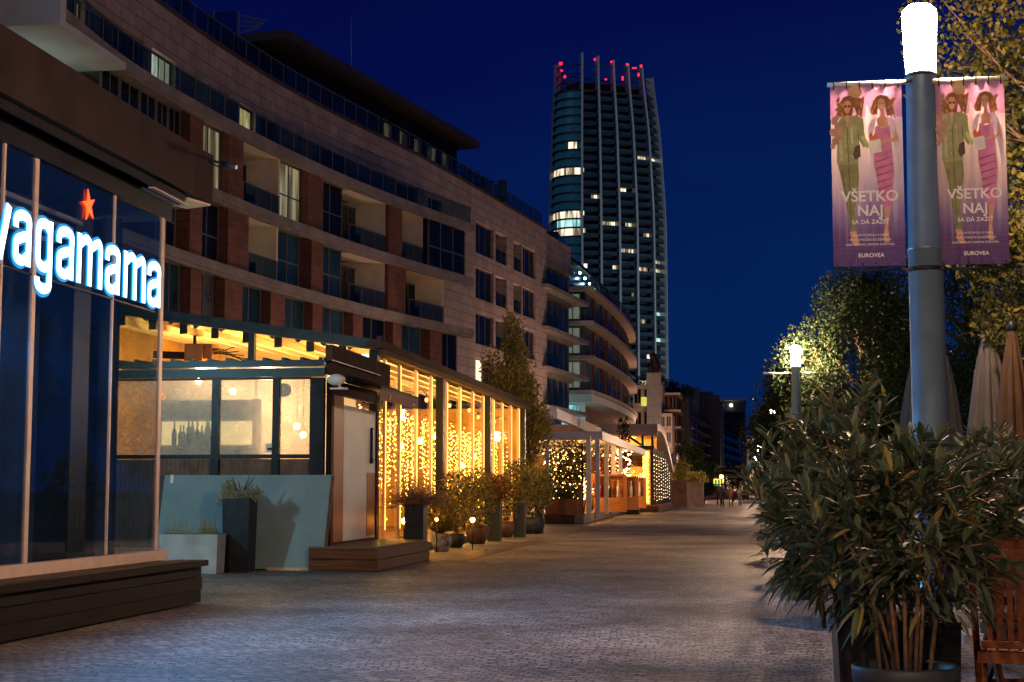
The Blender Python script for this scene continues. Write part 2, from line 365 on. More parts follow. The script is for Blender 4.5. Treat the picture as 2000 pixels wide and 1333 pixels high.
# ------------------------------------------------------------------ SETTING: ground
def ground_mat():
    m = bpy.data.materials.new('cobble_pavers'); m.use_nodes = True
    n = m.node_tree; b = n.nodes['Principled BSDF']
    g = n.nodes.new('ShaderNodeNewGeometry')
    nz = n.nodes.new('ShaderNodeTexNoise'); nz.inputs['Scale'].default_value = 6; nz.inputs['Detail'].default_value = 3
    n.links.new(g.outputs['Position'], nz.inputs['Vector'])
    mm = n.nodes.new('ShaderNodeVectorMath'); mm.operation = 'MULTIPLY_ADD'
    mm.inputs[1].default_value = (.085, .085, 0); n.links.new(nz.outputs['Color'], mm.inputs[0]); n.links.new(g.outputs['Position'], mm.inputs[2])
    br = n.nodes.new('ShaderNodeTexBrick'); br.inputs['Scale'].default_value = 1
    br.inputs['Brick Width'].default_value = .11; br.inputs['Row Height'].default_value = .09
    br.inputs['Mortar Size'].default_value = .008; br.inputs['Mortar Smooth'].default_value = .35
    br.inputs['Color1'].default_value = (.18, .16, .155, 1); br.inputs['Color2'].default_value = (.36, .325, .315, 1)
    br.inputs['Mortar'].default_value = (.03, .025, .023, 1)
    nw = n.nodes.new('ShaderNodeTexNoise'); nw.inputs['Scale'].default_value = .7; nw.inputs['Detail'].default_value = 2; n.links.new(g.outputs['Position'], nw.inputs['Vector'])
    m5 = n.nodes.new('ShaderNodeVectorMath'); m5.operation = 'MULTIPLY_ADD'; m5.inputs[1].default_value = (.45,.6,0)
    n.links.new(nw.outputs['Color'], m5.inputs[0]); n.links.new(mm.outputs[0], m5.inputs[2]); n.links.new(m5.outputs[0], br.inputs['Vector'])
    n2 = n.nodes.new('ShaderNodeTexNoise'); n2.inputs['Scale'].default_value = .55; n2.inputs['Detail'].default_value = 8
    n.links.new(g.outputs['Position'], n2.inputs['Vector'])
    n3 = n.nodes.new('ShaderNodeTexNoise'); n3.inputs['Scale'].default_value = 70; n3.inputs['Detail'].default_value = 4
    n.links.new(g.outputs['Position'], n3.inputs['Vector'])
    r = n.nodes.new('ShaderNodeValToRGB'); r.color_ramp.elements[0].position = .3; r.color_ramp.elements[0].color = (.34,.32,.30,1); r.color_ramp.elements[1].position = .7; r.color_ramp.elements[1].color = (1.25,1.2,1.15,1)
    n.links.new(n2.outputs['Fac'], r.inputs[0])
    mx = n.nodes.new('ShaderNodeMix'); mx.data_type = 'RGBA'; mx.blend_type = 'MULTIPLY'; mx.inputs[0].default_value = 1
    n4 = n.nodes.new('ShaderNodeTexNoise'); n4.inputs['Scale'].default_value = 11; n4.inputs['Detail'].default_value = 2
    mp4 = n.nodes.new('ShaderNodeMapping'); mp4.inputs['Scale'].default_value = (.7,2.2,1); n.links.new(g.outputs['Position'], mp4.inputs[0]); n.links.new(mp4.outputs[0], n4.inputs['Vector'])
    r4 = n.nodes.new('ShaderNodeValToRGB'); r4.color_ramp.elements[0].position = .38; r4.color_ramp.elements[0].color = (.10,.09,.09,1); r4.color_ramp.elements[1].position = .46; r4.color_ramp.elements[1].color = (1,1,1,1)
    n.links.new(n4.outputs['Fac'], r4.inputs[0])
    m4 = n.nodes.new('ShaderNodeMix'); m4.data_type = 'RGBA'; m4.blend_type = 'MULTIPLY'; m4.inputs[0].default_value = .8
    n.links.new(br.outputs['Color'], m4.inputs[6]); n.links.new(r4.outputs[0], m4.inputs[7])
    n.links.new(m4.outputs[2], mx.inputs[6]); n.links.new(r.outputs[0], mx.inputs[7]); n.links.new(mx.outputs[2], b.inputs['Base Color'])
    ad = n.nodes.new('ShaderNodeMath'); ad.operation = 'MULTIPLY_ADD'; ad.inputs[1].default_value = -1.0
    sc = n.nodes.new('ShaderNodeMath'); sc.operation = 'MULTIPLY'; sc.inputs[1].default_value = .55
    n.links.new(n3.outputs['Fac'], sc.inputs[0])
    n.links.new(br.outputs['Fac'], ad.inputs[0]); n.links.new(sc.outputs[0], ad.inputs[2])
    bp = n.nodes.new('ShaderNodeBump'); bp.inputs['Strength'].default_value = .8; bp.inputs['Distance'].default_value = .012
    n.links.new(ad.outputs[0], bp.inputs['Height']); n.links.new(bp.outputs[0], b.inputs['Normal'])
    b.inputs['Roughness'].default_value = .58; b.inputs['Specular IOR Level'].default_value = .4
    return m
g = MB(); g.quad((-1500,-200,0),(1500,-200,0),(1500,3000,0),(-1500,3000,0))
tag(g.build('ground', ground_mat(), loc=(0,0,0)), None, None, kind='structure')
g = MB(); g.box(-5.2,-4.75,26,160,.002,.006)
tag(g.build('pavement', mat('drain_strip', (.10,.09,.085), .5, noise=.3, nscale=3, bump=.2)), None, None, kind='structure')

# ------------------------------------------------------------------ WAGAMAMA PAVILION (left foreground)
GX = -6.1; GY1 = 15.55; GY0 = 4.5
pv = T('restaurant_pavilion', 'dark glass restaurant pavilion with blue lit sign and deep brown roof band', 'pavilion', (GX-2, 10, 0))
# roof with its fascia, slightly flared at the far end
tip = atZ(415, 400, 4.39)
mb = MB(); mb.prism([(-5.85,GY0),(-5.85,15.62),(tip.x,tip.y),(tip.x-.45,tip.y+.25),(-11,16.2),(-11,GY0)], 4.40, 4.95)
mb.build('roof', M['fascia'], pv)
mb = MB()
for k in range(5):     # dark stepped louvre lines under the roof edge
    mb.box(-5.93-.055*k-.03, -5.93-.055*k, GY0+.02, 15.55-.03*k, 4.31-.012*k, 4.398)
mb.m = 1; mb.box(-6.26,-5.90, 14.6, 15.60, 4.285,4.30)
mb.prism([(-5.95,15.66),(tip.x-.02,tip.y-.01),(tip.x-.35,tip.y+.12),(-6.25,15.9)], 4.372, 4.396)
mb.build('soffit', [M['black'], M['alu']], pv)
mb = MB()
for k in range(5):
    mb.box(-5.98, -5.965, GY0, 15.5, 4.28-.0, 4.30)
mb.box(GX-.03,GX+.03,GY0,GY1,4.12,4.29)
mb.build('lintel', M['black'], pv)
# glazing frame
posts = [(14,200,.035), (75,275,.07), (228,320,.025), (320,430,.08)]
ys = [atX(x,y,GX).y for x,y,w in posts]
mb = MB()
ygs = []
for (x,y,w),yy in zip(posts, ys):
    mb.box(GX-.022, GX+.002, yy-w/2, yy+w/2, .585, 4.119)
    ygs.append(yy)
mb.box(GX-.055, GX+.055, GY0, GY1, .47, .584)
mb.box(-11, GX-.06, GY1-.12, GY1, .49, .60)
mb.build('frame', M['alu'], pv)
mb = MB(); ylist = [GY0]+ygs
for a,b in zip(ylist, ylist[1:]):
    mb.box(GX-.012, GX-.002, a+.05, b-.05, .60, 4.11)
mb.build('glass_pane', M['wag'], pv)
mb = MB(); mb.box(-9.0, GX-.07, GY1-.06, GY1-.05, .6, 4.11); mb.build('glass_pane', M['clear'], pv)
# inside: floor, ceiling, dark curtain with folds, column, back wall
mb = MB(); mb.box(-11,GX-.06,GY0,GY1-.13,.30,.48); mb.build('floor', M['deck'], pv)
mb = MB(); mb.box(-11,GX-.06,GY0,GY1,4.12,4.395); mb.build('ceiling', mat('dark_ceiling',(.03,.035,.045),.7,noise=.2), pv)
curt = mat('blue_curtain', (.028,.05,.085), .7, noise=.35, nscale=3)
mb = MB(); pts=[]
y = GY0
while y < 14.75:
    pts.append((-6.95+.045*math.sin(y*21)+.03*math.sin(y*7.3), y)); y += .04
for a,b in zip(pts, pts[1:]): mb.quad((a[0],a[1],.49),(b[0],b[1],.49),(b[0],b[1],4.1),(a[0],a[1],4.1))
mb.sm = [True]*len(mb.f)
mb.build('curtain', curt, pv)
mb = MB(); mb.box(-7.0,-6.62,14.36,14.76,.49,4.115); mb.build('column', M['black'], pv)
mb = MB()
for k in range(4):      # rails inside, seen through the glass
    mb.box(-6.55-.1*k,-6.52-.1*k,GY0+.1,14.3,3.86-.06*k,3.90-.06*k)
split_build(mb,'curtain_rail',M['alu'], pv)
# deck
D = (-5.72, 4.0, 15.85)
dk = T('timber_deck', 'dark stained timber deck plinth under the glass restaurant pavilion', 'deck', (-8,10,0))
mb = MB()
for i in range(3): mb.box(-12, D[0]-.012*((i+1)%2)-.03, D[1], D[2]-.03, .02+.137*i, .02+.137*i+.13)
mb.build('side_board', M['deck'], dk)
mb = MB(); mb.box(-6.045, D[0]+.02, D[1], 12.9, .405, .468); mb.box(-6.045, D[0]+.02, 12.915, D[2]+.02, .405, .466)
mb.build('edge_board', M['deck'], dk)
mb = MB()
for i in range(3): mb.box(-6.04+.105*i, -6.04+.105*i+.095, D[1], 15.3+.1*i, .4685, .481)
mb.build('top_board', M['decktop'], dk)

mb = MB(); pts=[]; x = -10.5; xe = atY(236,900,15.25).x
while x < xe: pts.append((x, 15.22+.05*math.sin(x*19)+.03*math.sin(x*8))); x += .04
for a,b in zip(pts, pts[1:]): mb.quad((a[0],a[1],.49),(b[0],b[1],.49),(b[0],b[1],4.1),(a[0],a[1],4.1))
mb.sm = [True]*len(mb.f); mb.build('curtain', curt, pv)
for yy in (10.9,11.9,12.9,13.9):
    l=bpy.data.lights.new('inner_glow','POINT'); l.energy=4.5; l.color=(.03,.34,1); l.shadow_soft_size=.0
    o=bpy.data.objects.new('inner_glow',l); C.objects.link(o); o.location=(GX-.3,yy,2.45)
# illuminated letters on the glass
LX = GX+.004
def smooth(pts, k=8):
    out=[]
    P=[pts[0]]+list(pts)+[pts[-1]]
    for i in range(1,len(P)-2):
        for j in range(k):
            t=j/k; a,b,c,d=[Vector((*q,0)) for q in P[i-1:i+3]]
            v=.5*((2*b)+(c-a)*t+(2*a-5*b+4*c-d)*t*t+(3*b-a-3*c+d)*t**3); out.append((v.x,v.y))
    out.append(pts[-1]); return out
def stroke(mb, pts, w, place, d0, d1):
    L=[];R=[]
    for i,p in enumerate(pts):
        a=pts[max(i-1,0)];b=pts[min(i+1,len(pts)-1)]
        dx,dy=b[0]-a[0],b[1]-a[1];l=math.hypot(dx,dy) or 1
        nx,ny=-dy/l*w/2,dx/l*w/2
        L.append((p[0]+nx,p[1]+ny));R.append((p[0]-nx,p[1]-ny))
    for i in range(len(pts)-1):
        q=[L[i],L[i+1],R[i+1],R[i]]
        f=[place(x,y,d1) for x,y in q];bk=[place(x,y,d0) for x,y in q]
        fs=[(0,1,2,3),(7,6,5,4),(0,4,5,1),(3,2,6,7)]
        if i==0: fs.append((0,3,7,4))
        if i==len(pts)-2: fs.append((1,5,6,2))
        mb.m=0; mb.add(f+bk,fs[:1]); mb.m=1; mb.add(f+bk,fs[2:]); mb.m=2; mb.add(f+bk,fs[1:2])
def letter(ch, Wd, w):  # strokes of one character, x height 1
    h=w/2
    if ch=='a':
        return [smooth([(h*.9,.66),(h*1.15,.84),(Wd*.5,1-h*.85),(Wd-h*1.15,.86),(Wd-h,.66)])+[(Wd-h,.3),(Wd-h,0)],
                smooth([(Wd-h*1.2,.56),(Wd*.55,.52),(h*1.3,.42),(h,.26),(h*1.25,.12),(Wd*.5,h*.8),(Wd-h*1.3,.20)])]
    if ch=='g':
        return [[(Wd-h,1.0),(Wd-h,.2)]+smooth([(Wd-h,.2),(Wd-h,-.1),(Wd-h*1.3,-.26),(Wd*.5,-.33),(h*1.2,-.26),(h,-.13)]),
                smooth([(Wd-h*1.2,.80),(Wd*.55,1-h*.9),(h*1.35,.84),(h,.5),(h*1.35,.16),(Wd*.55,h*.9),(Wd-h*1.2,.20)])]
    if ch=='m':
        mid=Wd*.5
        return [[(h,0),(h,1)],
                smooth([(h*1.2,.78),(mid*.62,1-h*.9),(mid-h*.25,.86),(mid,.70)])+[(mid,0)],
                smooth([(mid*1.05,.78),(mid+mid*.60,1-h*.9),(Wd-h*1.2,.86),(Wd-h,.70)])+[(Wd-h,0)]]
    if ch=='w':
        return [[(h*.8,1),(Wd*.28,0)],[(Wd*.28,0),(Wd*.5,.98)],[(Wd*.5,.98),(Wd*.72,0)],[(Wd*.72,0),(Wd-h*.8,1)]]
sign = T('illuminated_sign', 'glowing blue white letters reading wagamama on dark glass pavilion', 'sign', (LX, 12.5, 2.2))
glow = [mat('letter_glow', (.8,.9,1), .4, emit=(.72,.93,1.0), es=2.2), mat('letter_edge_glow', (.2,.6,1), .4, emit=(.02,.36,1.0), es=3), M['black']]
zt = atX(284,490,LX).z; zb = atX(284,592,LX).z
HT = 0.5*(atX(40,406,LX).z-atX(40,511,LX).z + atX(300,512,LX).z-atX(300,600,LX).z)
ZB = (atX(42,514,LX).z+atX(301,602,LX).z)/2
boxes=[('w',-58,17),('a',24,59),('g',68,101),('a',110,143),('m',150,199),('a',206,234),('m',242,284),('a',289,314)]
for ch,p0,p1 in boxes:
    ya=atX(p0,500,LX).y; yb=atX(p1,500,LX).y; Wd=(yb-ya)/HT
    w=.19 if ch!='m' else .185
    mb=MB()
    for i,st in enumerate(letter(ch,Wd,w)):
        stroke(mb, st, w, lambda x,y,d,ya=ya: (d, ya+x*HT, ZB+y*HT), LX, LX+.006+.002*i)
    mb.build('letter', glow, sign)
    mb=MB()  # soft halo around the letter painted as a wider glowing outline
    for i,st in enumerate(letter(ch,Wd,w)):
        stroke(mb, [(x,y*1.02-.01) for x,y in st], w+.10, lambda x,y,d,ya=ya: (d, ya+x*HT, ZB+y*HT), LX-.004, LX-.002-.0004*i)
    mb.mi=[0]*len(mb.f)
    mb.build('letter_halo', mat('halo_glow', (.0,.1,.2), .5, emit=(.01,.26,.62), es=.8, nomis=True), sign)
    if ch != 'w' or True:
        l=bpy.data.lights.new('letter_light','SPOT'); l.energy=SIGNW*Wd; l.color=(.10,.46,1); l.spot_size=rad(165); l.spot_blend=.6; l.shadow_soft_size=.12
        o=bpy.data.objects.new('letter_light',l); C.objects.link(o); o.location=(LX+.06,(ya+yb)/2,ZB+HT*.45); o.rotation_euler=(0,rad(-90),0)
st = atX(177,402,LX+.02); mb=MB()
pl=[]
for i in range(10):
    a=PI/2+.22+i*PI/5; r=.150 if i%2==0 else .056
    pl.append((st.y+r*math.cos(a)*.92, st.z+r*1.05*math.sin(a)))
n=10; mb.add([(LX+.006,y,z) for y,z in pl]+[(LX,y,z) for y,z in pl],[tuple(range(n))[::-1],tuple(range(n,2*n))]+[(i,(i+1)%n,n+(i+1)%n,n+i) for i in range(n)])
sstar=mb.build('star', mat('star_glow',(.9,.1,.02),.4,emit=(1,.045,.008),es=3.2), sign)
mb=MB(); mb.box(LX-.03,LX-.005,GY0,15.2,ZB-.06,ZB-.045)
mb.build('mounting_rail', M['black'], sign)
# security camera on the roof band
cc = T('security_camera', 'small dark security camera on the end of the brown roof band', 'camera', (tip.x-.05,tip.y-.1,4.75))
p0=atY(403,312,tip.y-.1); p1=atY(436,322,tip.y-.1); p2=atY(461,327,tip.y-.15)
mb=MB(); mb.lathe((p0.x,p0.y,p0.z-.04),[(.001,0),(.04,0),(.045,.03),(.03,.07),(.001,.08)],12); mb.build('mount',M['black'],cc)
mb=MB(); mb.tube([p0,(p0+p1)/2+Vector((0,0,.01)),p1],.016,8); mb.build('arm',M['graphite'],cc)
mb=MB(); mb.tube([p1+Vector((-.01,.0,.008)),p2],[.034,.036],14); mb.tube([p2,p2+(p2-p1)*.03],[.036,.034],14); mb.build('housing',M['graphite'],cc)
mb=MB(); mb.tube([p2+(p2-p1)*.031,p2+(p2-p1)*.05],[.026,.022],14); mb.build('lens',M['aluw'],cc)

# ------------------------------------------------------------------ KIOSK + TERRACE (long glass pavilion)
KX=-6.4; KY=23.1
K = T('bar_kiosk', 'dark framed bar kiosk with steamed windows and corrugated parapet', 'kiosk', (-8.2,24.5,0))
def KP(x,y): return atY(x,y,KY)
zsill=KP(480,888).z; ztop=KP(480,742).z; zcor=KP(480,927).z
xr=KP(632,800).x; xl=-10.2
mb=MB()      # posts and rails
mb.box(KP(605,800).x, xr, KY, KY+.12, .02, KP(600,738).z)
for a,b in ((413,428),(532,545)): mb.box(KP(a,800).x,KP(b,800).x,KY,KY+.1,.02,ztop)
mb.box(xl,KP(605,800).x-.001,KY+.012,KY+.09,KP(480,896).z,zsill)
mb.box(xl,KP(605,800).x-.001,KY+.012,KY+.09,ztop,KP(480,738).z)
mb.build('frame', M['black'], K)
mb=MB(); mb.box(xl,xr+.05,KY-.16,KY-.02,KP(480,738).z,KP(480,722).z); mb.box(xl,xr+.06,KY-.22,KY-.02,KP(480,719).z,KP(480,709).z)
mb.build('gutter', M['tealframe'], K)
mb=MB()   # corrugated roof sheet edge
zz=KP(480,709).z; x=xl
while x<xr:
    mb.box(x,x+.30,KY-.24,KY+3.0,zz,zz+.015); mb.box(x+.09,x+.15,KY-.245,KY+3.0,zz+.015,zz+.055); x+=.302
mb.build('roof', M['tealframe'], K)
spans=[(xl,KP(413,800).x),(KP(428,800).x,KP(532,800).x),(KP(545,800).x,KP(605,800).x)]
for a,b in spans:
    mb=MB(); mb.box(a,b,KY+.04,KY+.05,zsill,ztop); mb.build('window_pane', M['steam'], K)
mb=MB()   # corrugated parapet
for a,b in spans:
    x=a; n=max(3,int((b-a)/.075))
    for i in range(n):
        u0=a+(b-a)*i/n; u1=a+(b-a)*(i+1)/n; um=(u0+u1)/2
        z0,z1=.05,KP(480,897).z
        mb.add([(u0,KY+.06,z0),(um,KY+.02,z0),(u1,KY+.06,z0),(u0,KY+.06,z1),(um,KY+.02,z1),(u1,KY+.06,z1)],[(0,1,4,3),(1,2,5,4)])
mb.build('corrugated_panel', mat('corrugated_sheet',(.17,.13,.105),.5,.2,noise=.25,nscale=6), K)
# kiosk inside: back wall, floor, shelves
mb=MB(); mb.box(xl,KX-.3,KY+2.9,KY+3.0,.02,3.2); mb.build('back_wall', mat('kiosk_wall',(.40,.30,.18),.8,noise=.3,nscale=2), K)
mb=MB(); mb.box(xl,KX-.02,KY+.15,KY+2.9,.02,.30); mb.build('floor', M['deck'], K)
sh=T('bottle_shelf','pale back bar shelf behind the steamed kiosk window','shelf',(-8.6,KY+1.1,0.3))
zs1=atY(400,872,KY+1).z; zs2=atY(400,832,KY+1).z
mb=MB()
for z in (zs1,zs1+.75,): mb.box(-9.7,-7.9,KY+.95,KY+1.25,z-.03,z)
mb.box(-9.7,-7.9,KY+1.26,KY+1.30,.4,zs1+.78); mb.box(-7.93,-7.88,KY+.94,KY+1.25,.4,zs1+.78)
split_build(mb,'board',mat('shelf_board',(.5,.45,.36),.6), sh)
mb=MB(); mb.box(-9.6,-8.0,KY+1.235,KY+1.255,zs1+.03,zs1+.42); mb.build('light_panel', mat('shelf_glow',(.8,.7,.4),.5,emit=(1,.72,.30),es=1.0), sh)
bc=[((.02,.025,.02),'dark'),((.30,.32,.30),'clear'),((.02,.22,.08),'green'),((.10,.04,.02),'amber')]
bx=[354,362,336,346,371,379,390,398,404]
for i,px in enumerate(bx):
    q=atY(px,850,KY+.9); h=.34+.06*((i*5)%3); kcol,kn=bc[(i*3+1)%4]
    mb=MB(); r=.042
    mb.lathe((q.x,KY+1.0+.05*(i%2),zs1),[(.001,0),(r,0),(r,h*.55),(r*.75,h*.66),(r*.34,h*.74),(r*.32,h*.97),(r*.4,h*.97),(r*.4,h),(.001,h)],12)
    o=mb.build('bottle', mat('bottle_'+kn,kcol,.1,spec=.9))
    ords=['first','second','third','fourth','fifth','sixth','seventh','eighth','ninth']
    rank=sorted(bx).index(px)
    tag(o,'%s glass bottle, %s from the left on the kiosk back bar'%(kn,ords[rank]),'bottle','bottles on the kiosk back bar')
for i,(px,py) in enumerate(((500,830),(497,855),(592,850),(580,833),(388,745),(455,765))):
    q=atY(px,py,KY+1.9)
    mb=MB(); mb.ball(q,.055,12,8)
    mb.m=1; mb.tube([q+Vector((0,0,.05)),(q.x,q.y,3.25)],.006,5)
    side=['upper middle','lower middle','lower right','upper right','top left','top middle'][i]
    tag(mb.build('pendant_lamp',[mat('bulb_glow',(1,.8,.5),.4,emit=(1,.55,.16),es=30,nomis=True),M['black']],loc=q),'round glowing pendant lamp inside the kiosk, seen %s'%side,'lamp','pendant lamps in the kiosk')
def plight(name, loc, e, col=(1,.58,.20), r=.15):
    l=bpy.data.lights.new(name,'POINT'); l.energy=e; l.color=col; l.shadow_soft_size=r
    o=bpy.data.objects.new(name,l); C.objects.link(o); o.location=loc; return o
plight('soffit_fill',(-26.0,52.5,14.6),120,(.65,.9,1),.3)  # unseen cool light added to brighten the white soffit
plight('kiosk_light',(-8.0,KY+1.9,2.6),170,(1,.74,.48))
plight('kiosk_light',(-9.2,KY+2.2,2.9),60,(1,.8,.6))
# wall-mounted dial lamp in the right window and sticker
tag_=MB(); q=atY(553,762,KY-.0); 
tag_.lathe((0,0,0),[(.001,0),(.11,0),(.11,.02),(.001,.025)],20)
tag_.v=[(q.x+x,KY+.07-z,q.z+y) for x,y,z in tag_.v]
tag(tag_.build('round_thermometer',mat('thermo_white',(.6,.55,.45),.5)),'round pale disc hanging inside right steamed kiosk window','disc')
mb=MB(); q=KP(525,878); mb.box(q.x-.06,q.x+.05,KY+.03,KY+.038,q.z-.05,q.z+.09); mb.m=1; mb.box(q.x-.03,q.x+.045,KY+.024,KY+.0295,q.z-.01,q.z+.025)
tag(mb.build('window_sticker',[M['aluw'],M['black']]),'small white sticker at the lower corner of the middle kiosk window','sticker')

# door front beside the step
dr = T('entrance_door', 'tall orange and white covered entrance door beside the bar kiosk', 'door', (KX,24.8,.36))
ya,yb=KY+.13,26.38; ys_=atX(671,900,KX).y; ye_=atX(716,900,KX).y
mb=MB(); mb.box(KX-.04,KX,ya+.15,ys_-.002,.40,2.74); mb.build('orange_panel', mat('orange_door',(.32,.12,.05),.45,noise=.12,nscale=1.5), dr)
mb=MB(); mb.box(KX-.038,KX+.004,ys_,26.24,.40,2.60); mb.build('white_panel', mat('white_door',(.74,.84,.80),.5,noise=.08,nscale=2), dr)
mb=MB(); mb.box(KX-.02,KX+.012,ye_,26.22,.44,1.52)
mb.build('lower_cover', mat('orange_cover',(.32,.13,.07),.5,noise=.15,nscale=4), dr)
mb=MB(); mb.box(KX-.06,KX+.03,ya,ya+.15,.36,2.95); mb.box(KX-.06,KX+.035,26.24,26.4,.36,2.9); mb.box(KX-.06,KX+.032,ya+.15,26.24,2.74,2.95); mb.box(KX-.06,KX+.034,ya+.15,26.24,.36,.40)
mb.build('door_frame', M['fascia'], dr)
mb=MB(); mb.box(KX+.004,KX+.05,25.86,25.9,1.75,2.3); mb.box(KX+.004,KX+.06,25.84,25.93,1.68,1.76); mb.build('handle', M['black'], dr)
# canopy box + awning above the door
aw = T('door_awning', 'brown folded awning with scripted valance above the entrance door', 'awning', (KX,24.9,2.9))
mb=MB(); mb.box(KX-.05,KX+.06,KY+.0,27.1,3.03,KP(700,700).z+.22); mb.build('fascia_sheet', mat('crinkled_brown_sheet',(.07,.045,.036),.85,0,noise=.3,nscale=3,bump=.6,bscale=4,spec=.02), aw)
q=atX(640,760,KX+.5)
mb=MB(); mb.tube([(KX+.20,KY+.5,2.98),(KX+.20,26.9,2.98)],.07,10); mb.build('roller', M['black'], aw)
mb=MB()
mb.add([(KX+.22,KY+1.0,3.0),(KX+.22,27.0,3.0),(KX+.62,27.0,2.86),(KX+.62,KY+1.0,2.86),(KX+.22,KY+1.0,3.03),(KX+.22,27.0,3.03),(KX+.62,27.0,2.90),(KX+.62,KY+1.0,2.90)],[(3,2,1,0),(4,5,6,7),(0,1,5,4),(1,2,6,5),(2,3,7,6),(3,0,4,7)])
mb.build('awning_cover', M['fascia'], aw)
mb=MB(); mb.box(KX+.60,KX+.612,KY+1.0,26.98,2.68,2.87)
vl=mb.build('valance', mat('tan_valance',(.36,.21,.13),.8,noise=.15), aw)
mb=MB(); text_to(mb,'Lou',.15,(KX+.614,24.7,2.73),(0,1,0),(0,0,1)); text_to(mb,'Lou',.15,(KX+.614,26.6,2.73),(0,1,0),(0,0,1)); mb.build('lettering', M['black'], aw)
# oval lamp at the kiosk corner
fl = T('floodlight', 'pale oval floodlight at the kiosk roof corner above the door', 'floodlight', (KX+.2,KY+.2,2.9))
q=atY(657,742,KY-.1); mb=MB(); mb.ball((0,0,0),.15,16,10,.6); mb.v=[(q.x+x*1.0,q.y+y*.6,q.z+z) for x,y,z in mb.v]; mb.build('lamp_head',M['soffit'],fl)
mb=MB(); mb.box(q.x-.1,q.x+.16,q.y-.02,q.y+.1,q.z-.15,q.z-.125); mb.m=1; mb.box(q.x-.03,q.x+.03,q.y,q.y+.2,q.z-.12,q.z+.02); mb.build('bracket',[M['aluw'],M['black']],fl)
# step
stp = T('wooden_step', 'brown wooden step platform of two boards in front of the entrance door', 'step', (-6,24.4,0))
sa=atZ(636,1115); sb=atZ(738,1117); sc_=atZ(838,1093)
for i in range(2):
    mb=MB(); mb.box(KX-.1,sb.x-.004*i,sb.y+.004*i,26.3,.012+.165*i,.012+.165*i+.155); mb.build('side_board', M['step'], stp)
mb=MB()
for i in range(7): mb.box(KX-.1+.148*i,KX-.1+.148*i+.14,sb.y-.01,26.32,.335,.362)
mb.build('top_board', M['steptop'], stp)

# the terrace frame: gable, eaves, posts, roof, glass walls
TR = T('glass_terrace', 'long glass walled restaurant terrace with golden lights and pleated roof', 'terrace', (-8.5,35,0))
Y0,Y1=26.45,45.6; ZE=3.74; GYb=27.25
mb=MB()
pY=[32.4,38.65,45.0]; 
mb.box(KX-.16,KX-.02,26.42,26.62,.02,ZE-.02)
for y in pY: mb.box(KX-.14,KX+.02,y-.11,y+.11,.02,ZE-.02)
split_build(mb,'post',M['black'], TR)
mb=MB(); mb.box(KX-.2,KX+.10,26.3,46.0,ZE-.0,ZE+.11); mb.box(KX-.15,KX+.05,26.3,46.0,ZE+.112,ZE+.16)
mb.build('eaves_gutter', mat('bronze_gutter',(.07,.052,.042),.85,.0,noise=.2,nscale=1.5,spec=.03), TR)
mb=MB(); mb.box(KX-.03,KX+.085,26.5,45.9,ZE-.10,ZE-.004); mb.build('eaves_rail', mat('warm_brown_rail',(.12,.08,.04),.8,0,spec=.03), TR)  # rail in a warmer brown than the gutter
# gable facing the camera
gt0=atY(326,607,GYb); gt1=atY(733,663,GYb); gb0=atY(326,708,GYb)
sl_=(gt1.z-gt0.z)/(gt1.x-gt0.x)
def gz(x): return gt1.z+(x-gt1.x)*sl_
mb=MB(); XL=-12.5
for (o1,o2,dd) in ((0,-.13,0),(-.132,-.20,.02)):
    a=(XL,gz(XL)); b=(gt1.x,gt1.z)
    mb.hexa([(a[0],GYb+dd,a[1]+o2),(b[0],GYb+dd,b[1]+o2),(b[0],GYb+.14,b[1]+o2),(a[0],GYb+.14,a[1]+o2)],[(a[0],GYb+dd,a[1]+o1),(b[0],GYb+dd,b[1]+o1),(b[0],GYb+.14,b[1]+o1),(a[0],GYb+.14,a[1]+o1)])
for px in (490,727):
    q=atY(px,680,GYb); w=.06; mb.box(q.x-w,q.x+w,GYb+.01,GYb+.13,3.0,gz(q.x)-.203)
mb.build('gable_frame', M['tealframe'], TR)
mb=MB(); a=atY(326,650,GYb)
mb.add([(XL,GYb+.06,3.2),(gt1.x-.1,GYb+.06,3.2),(gt1.x-.1,GYb+.06,gt1.z-.18),(XL,GYb+.06,gz(XL)-.18)],[(0,1,2,3)])
mb.build('gable_glass', M['clear'], TR)
# pleated fabric roof, slats along X falling to the street
fab=mat('cream_roof_fabric',(.62,.50,.32),.8,noise=.1,nscale=2)
mb=MB(); xx=KX-.05
while xx>XL:
    a,b,c=xx,xx-.25,xx-.5
    for (u,v,du,dv) in ((a,b,0,-.17),(b,c,-.17,0)):
        mb.add([(u,GYb+.2,gz(u)-.08+du),(u,Y1,gz(u)-.08+du),(v,Y1,gz(v)-.08+dv),(v,GYb+.2,gz(v)-.08+dv)],[(0,1,2,3)],False)
    xx-=.5
mb.build('fabric_roof', fab, TR)
xx=KX-.35
while xx>XL:
    mb=MB(); mb.hexa([(xx,GYb+.16,gz(xx)-.36),(xx+.09,GYb+.16,gz(xx)-.36),(xx+.09,Y1,gz(xx)-.36),(xx,Y1,gz(xx)-.36)],[(xx,GYb+.16,gz(xx)-.24),(xx+.09,GYb+.16,gz(xx)-.24),(xx+.09,Y1,gz(xx)-.24),(xx,Y1,gz(xx)-.24)])
    mb.m=1; mb.box(xx-.03,xx+.12,GYb+.15,GYb+.158,gz(xx)-.40,gz(xx)-.20)
    mb.build('roof_slat', [mat('cream_slat',(.62,.52,.38),.5),M['graphite']], TR); xx-=.62
mb=MB(); mb.box(XL,KX-.02,GYb,Y1,.02,.14); mb.build('floor', wood_mat('terrace_floor',(.12,.06,.03),(.25,.14,.07),'Y'), TR)
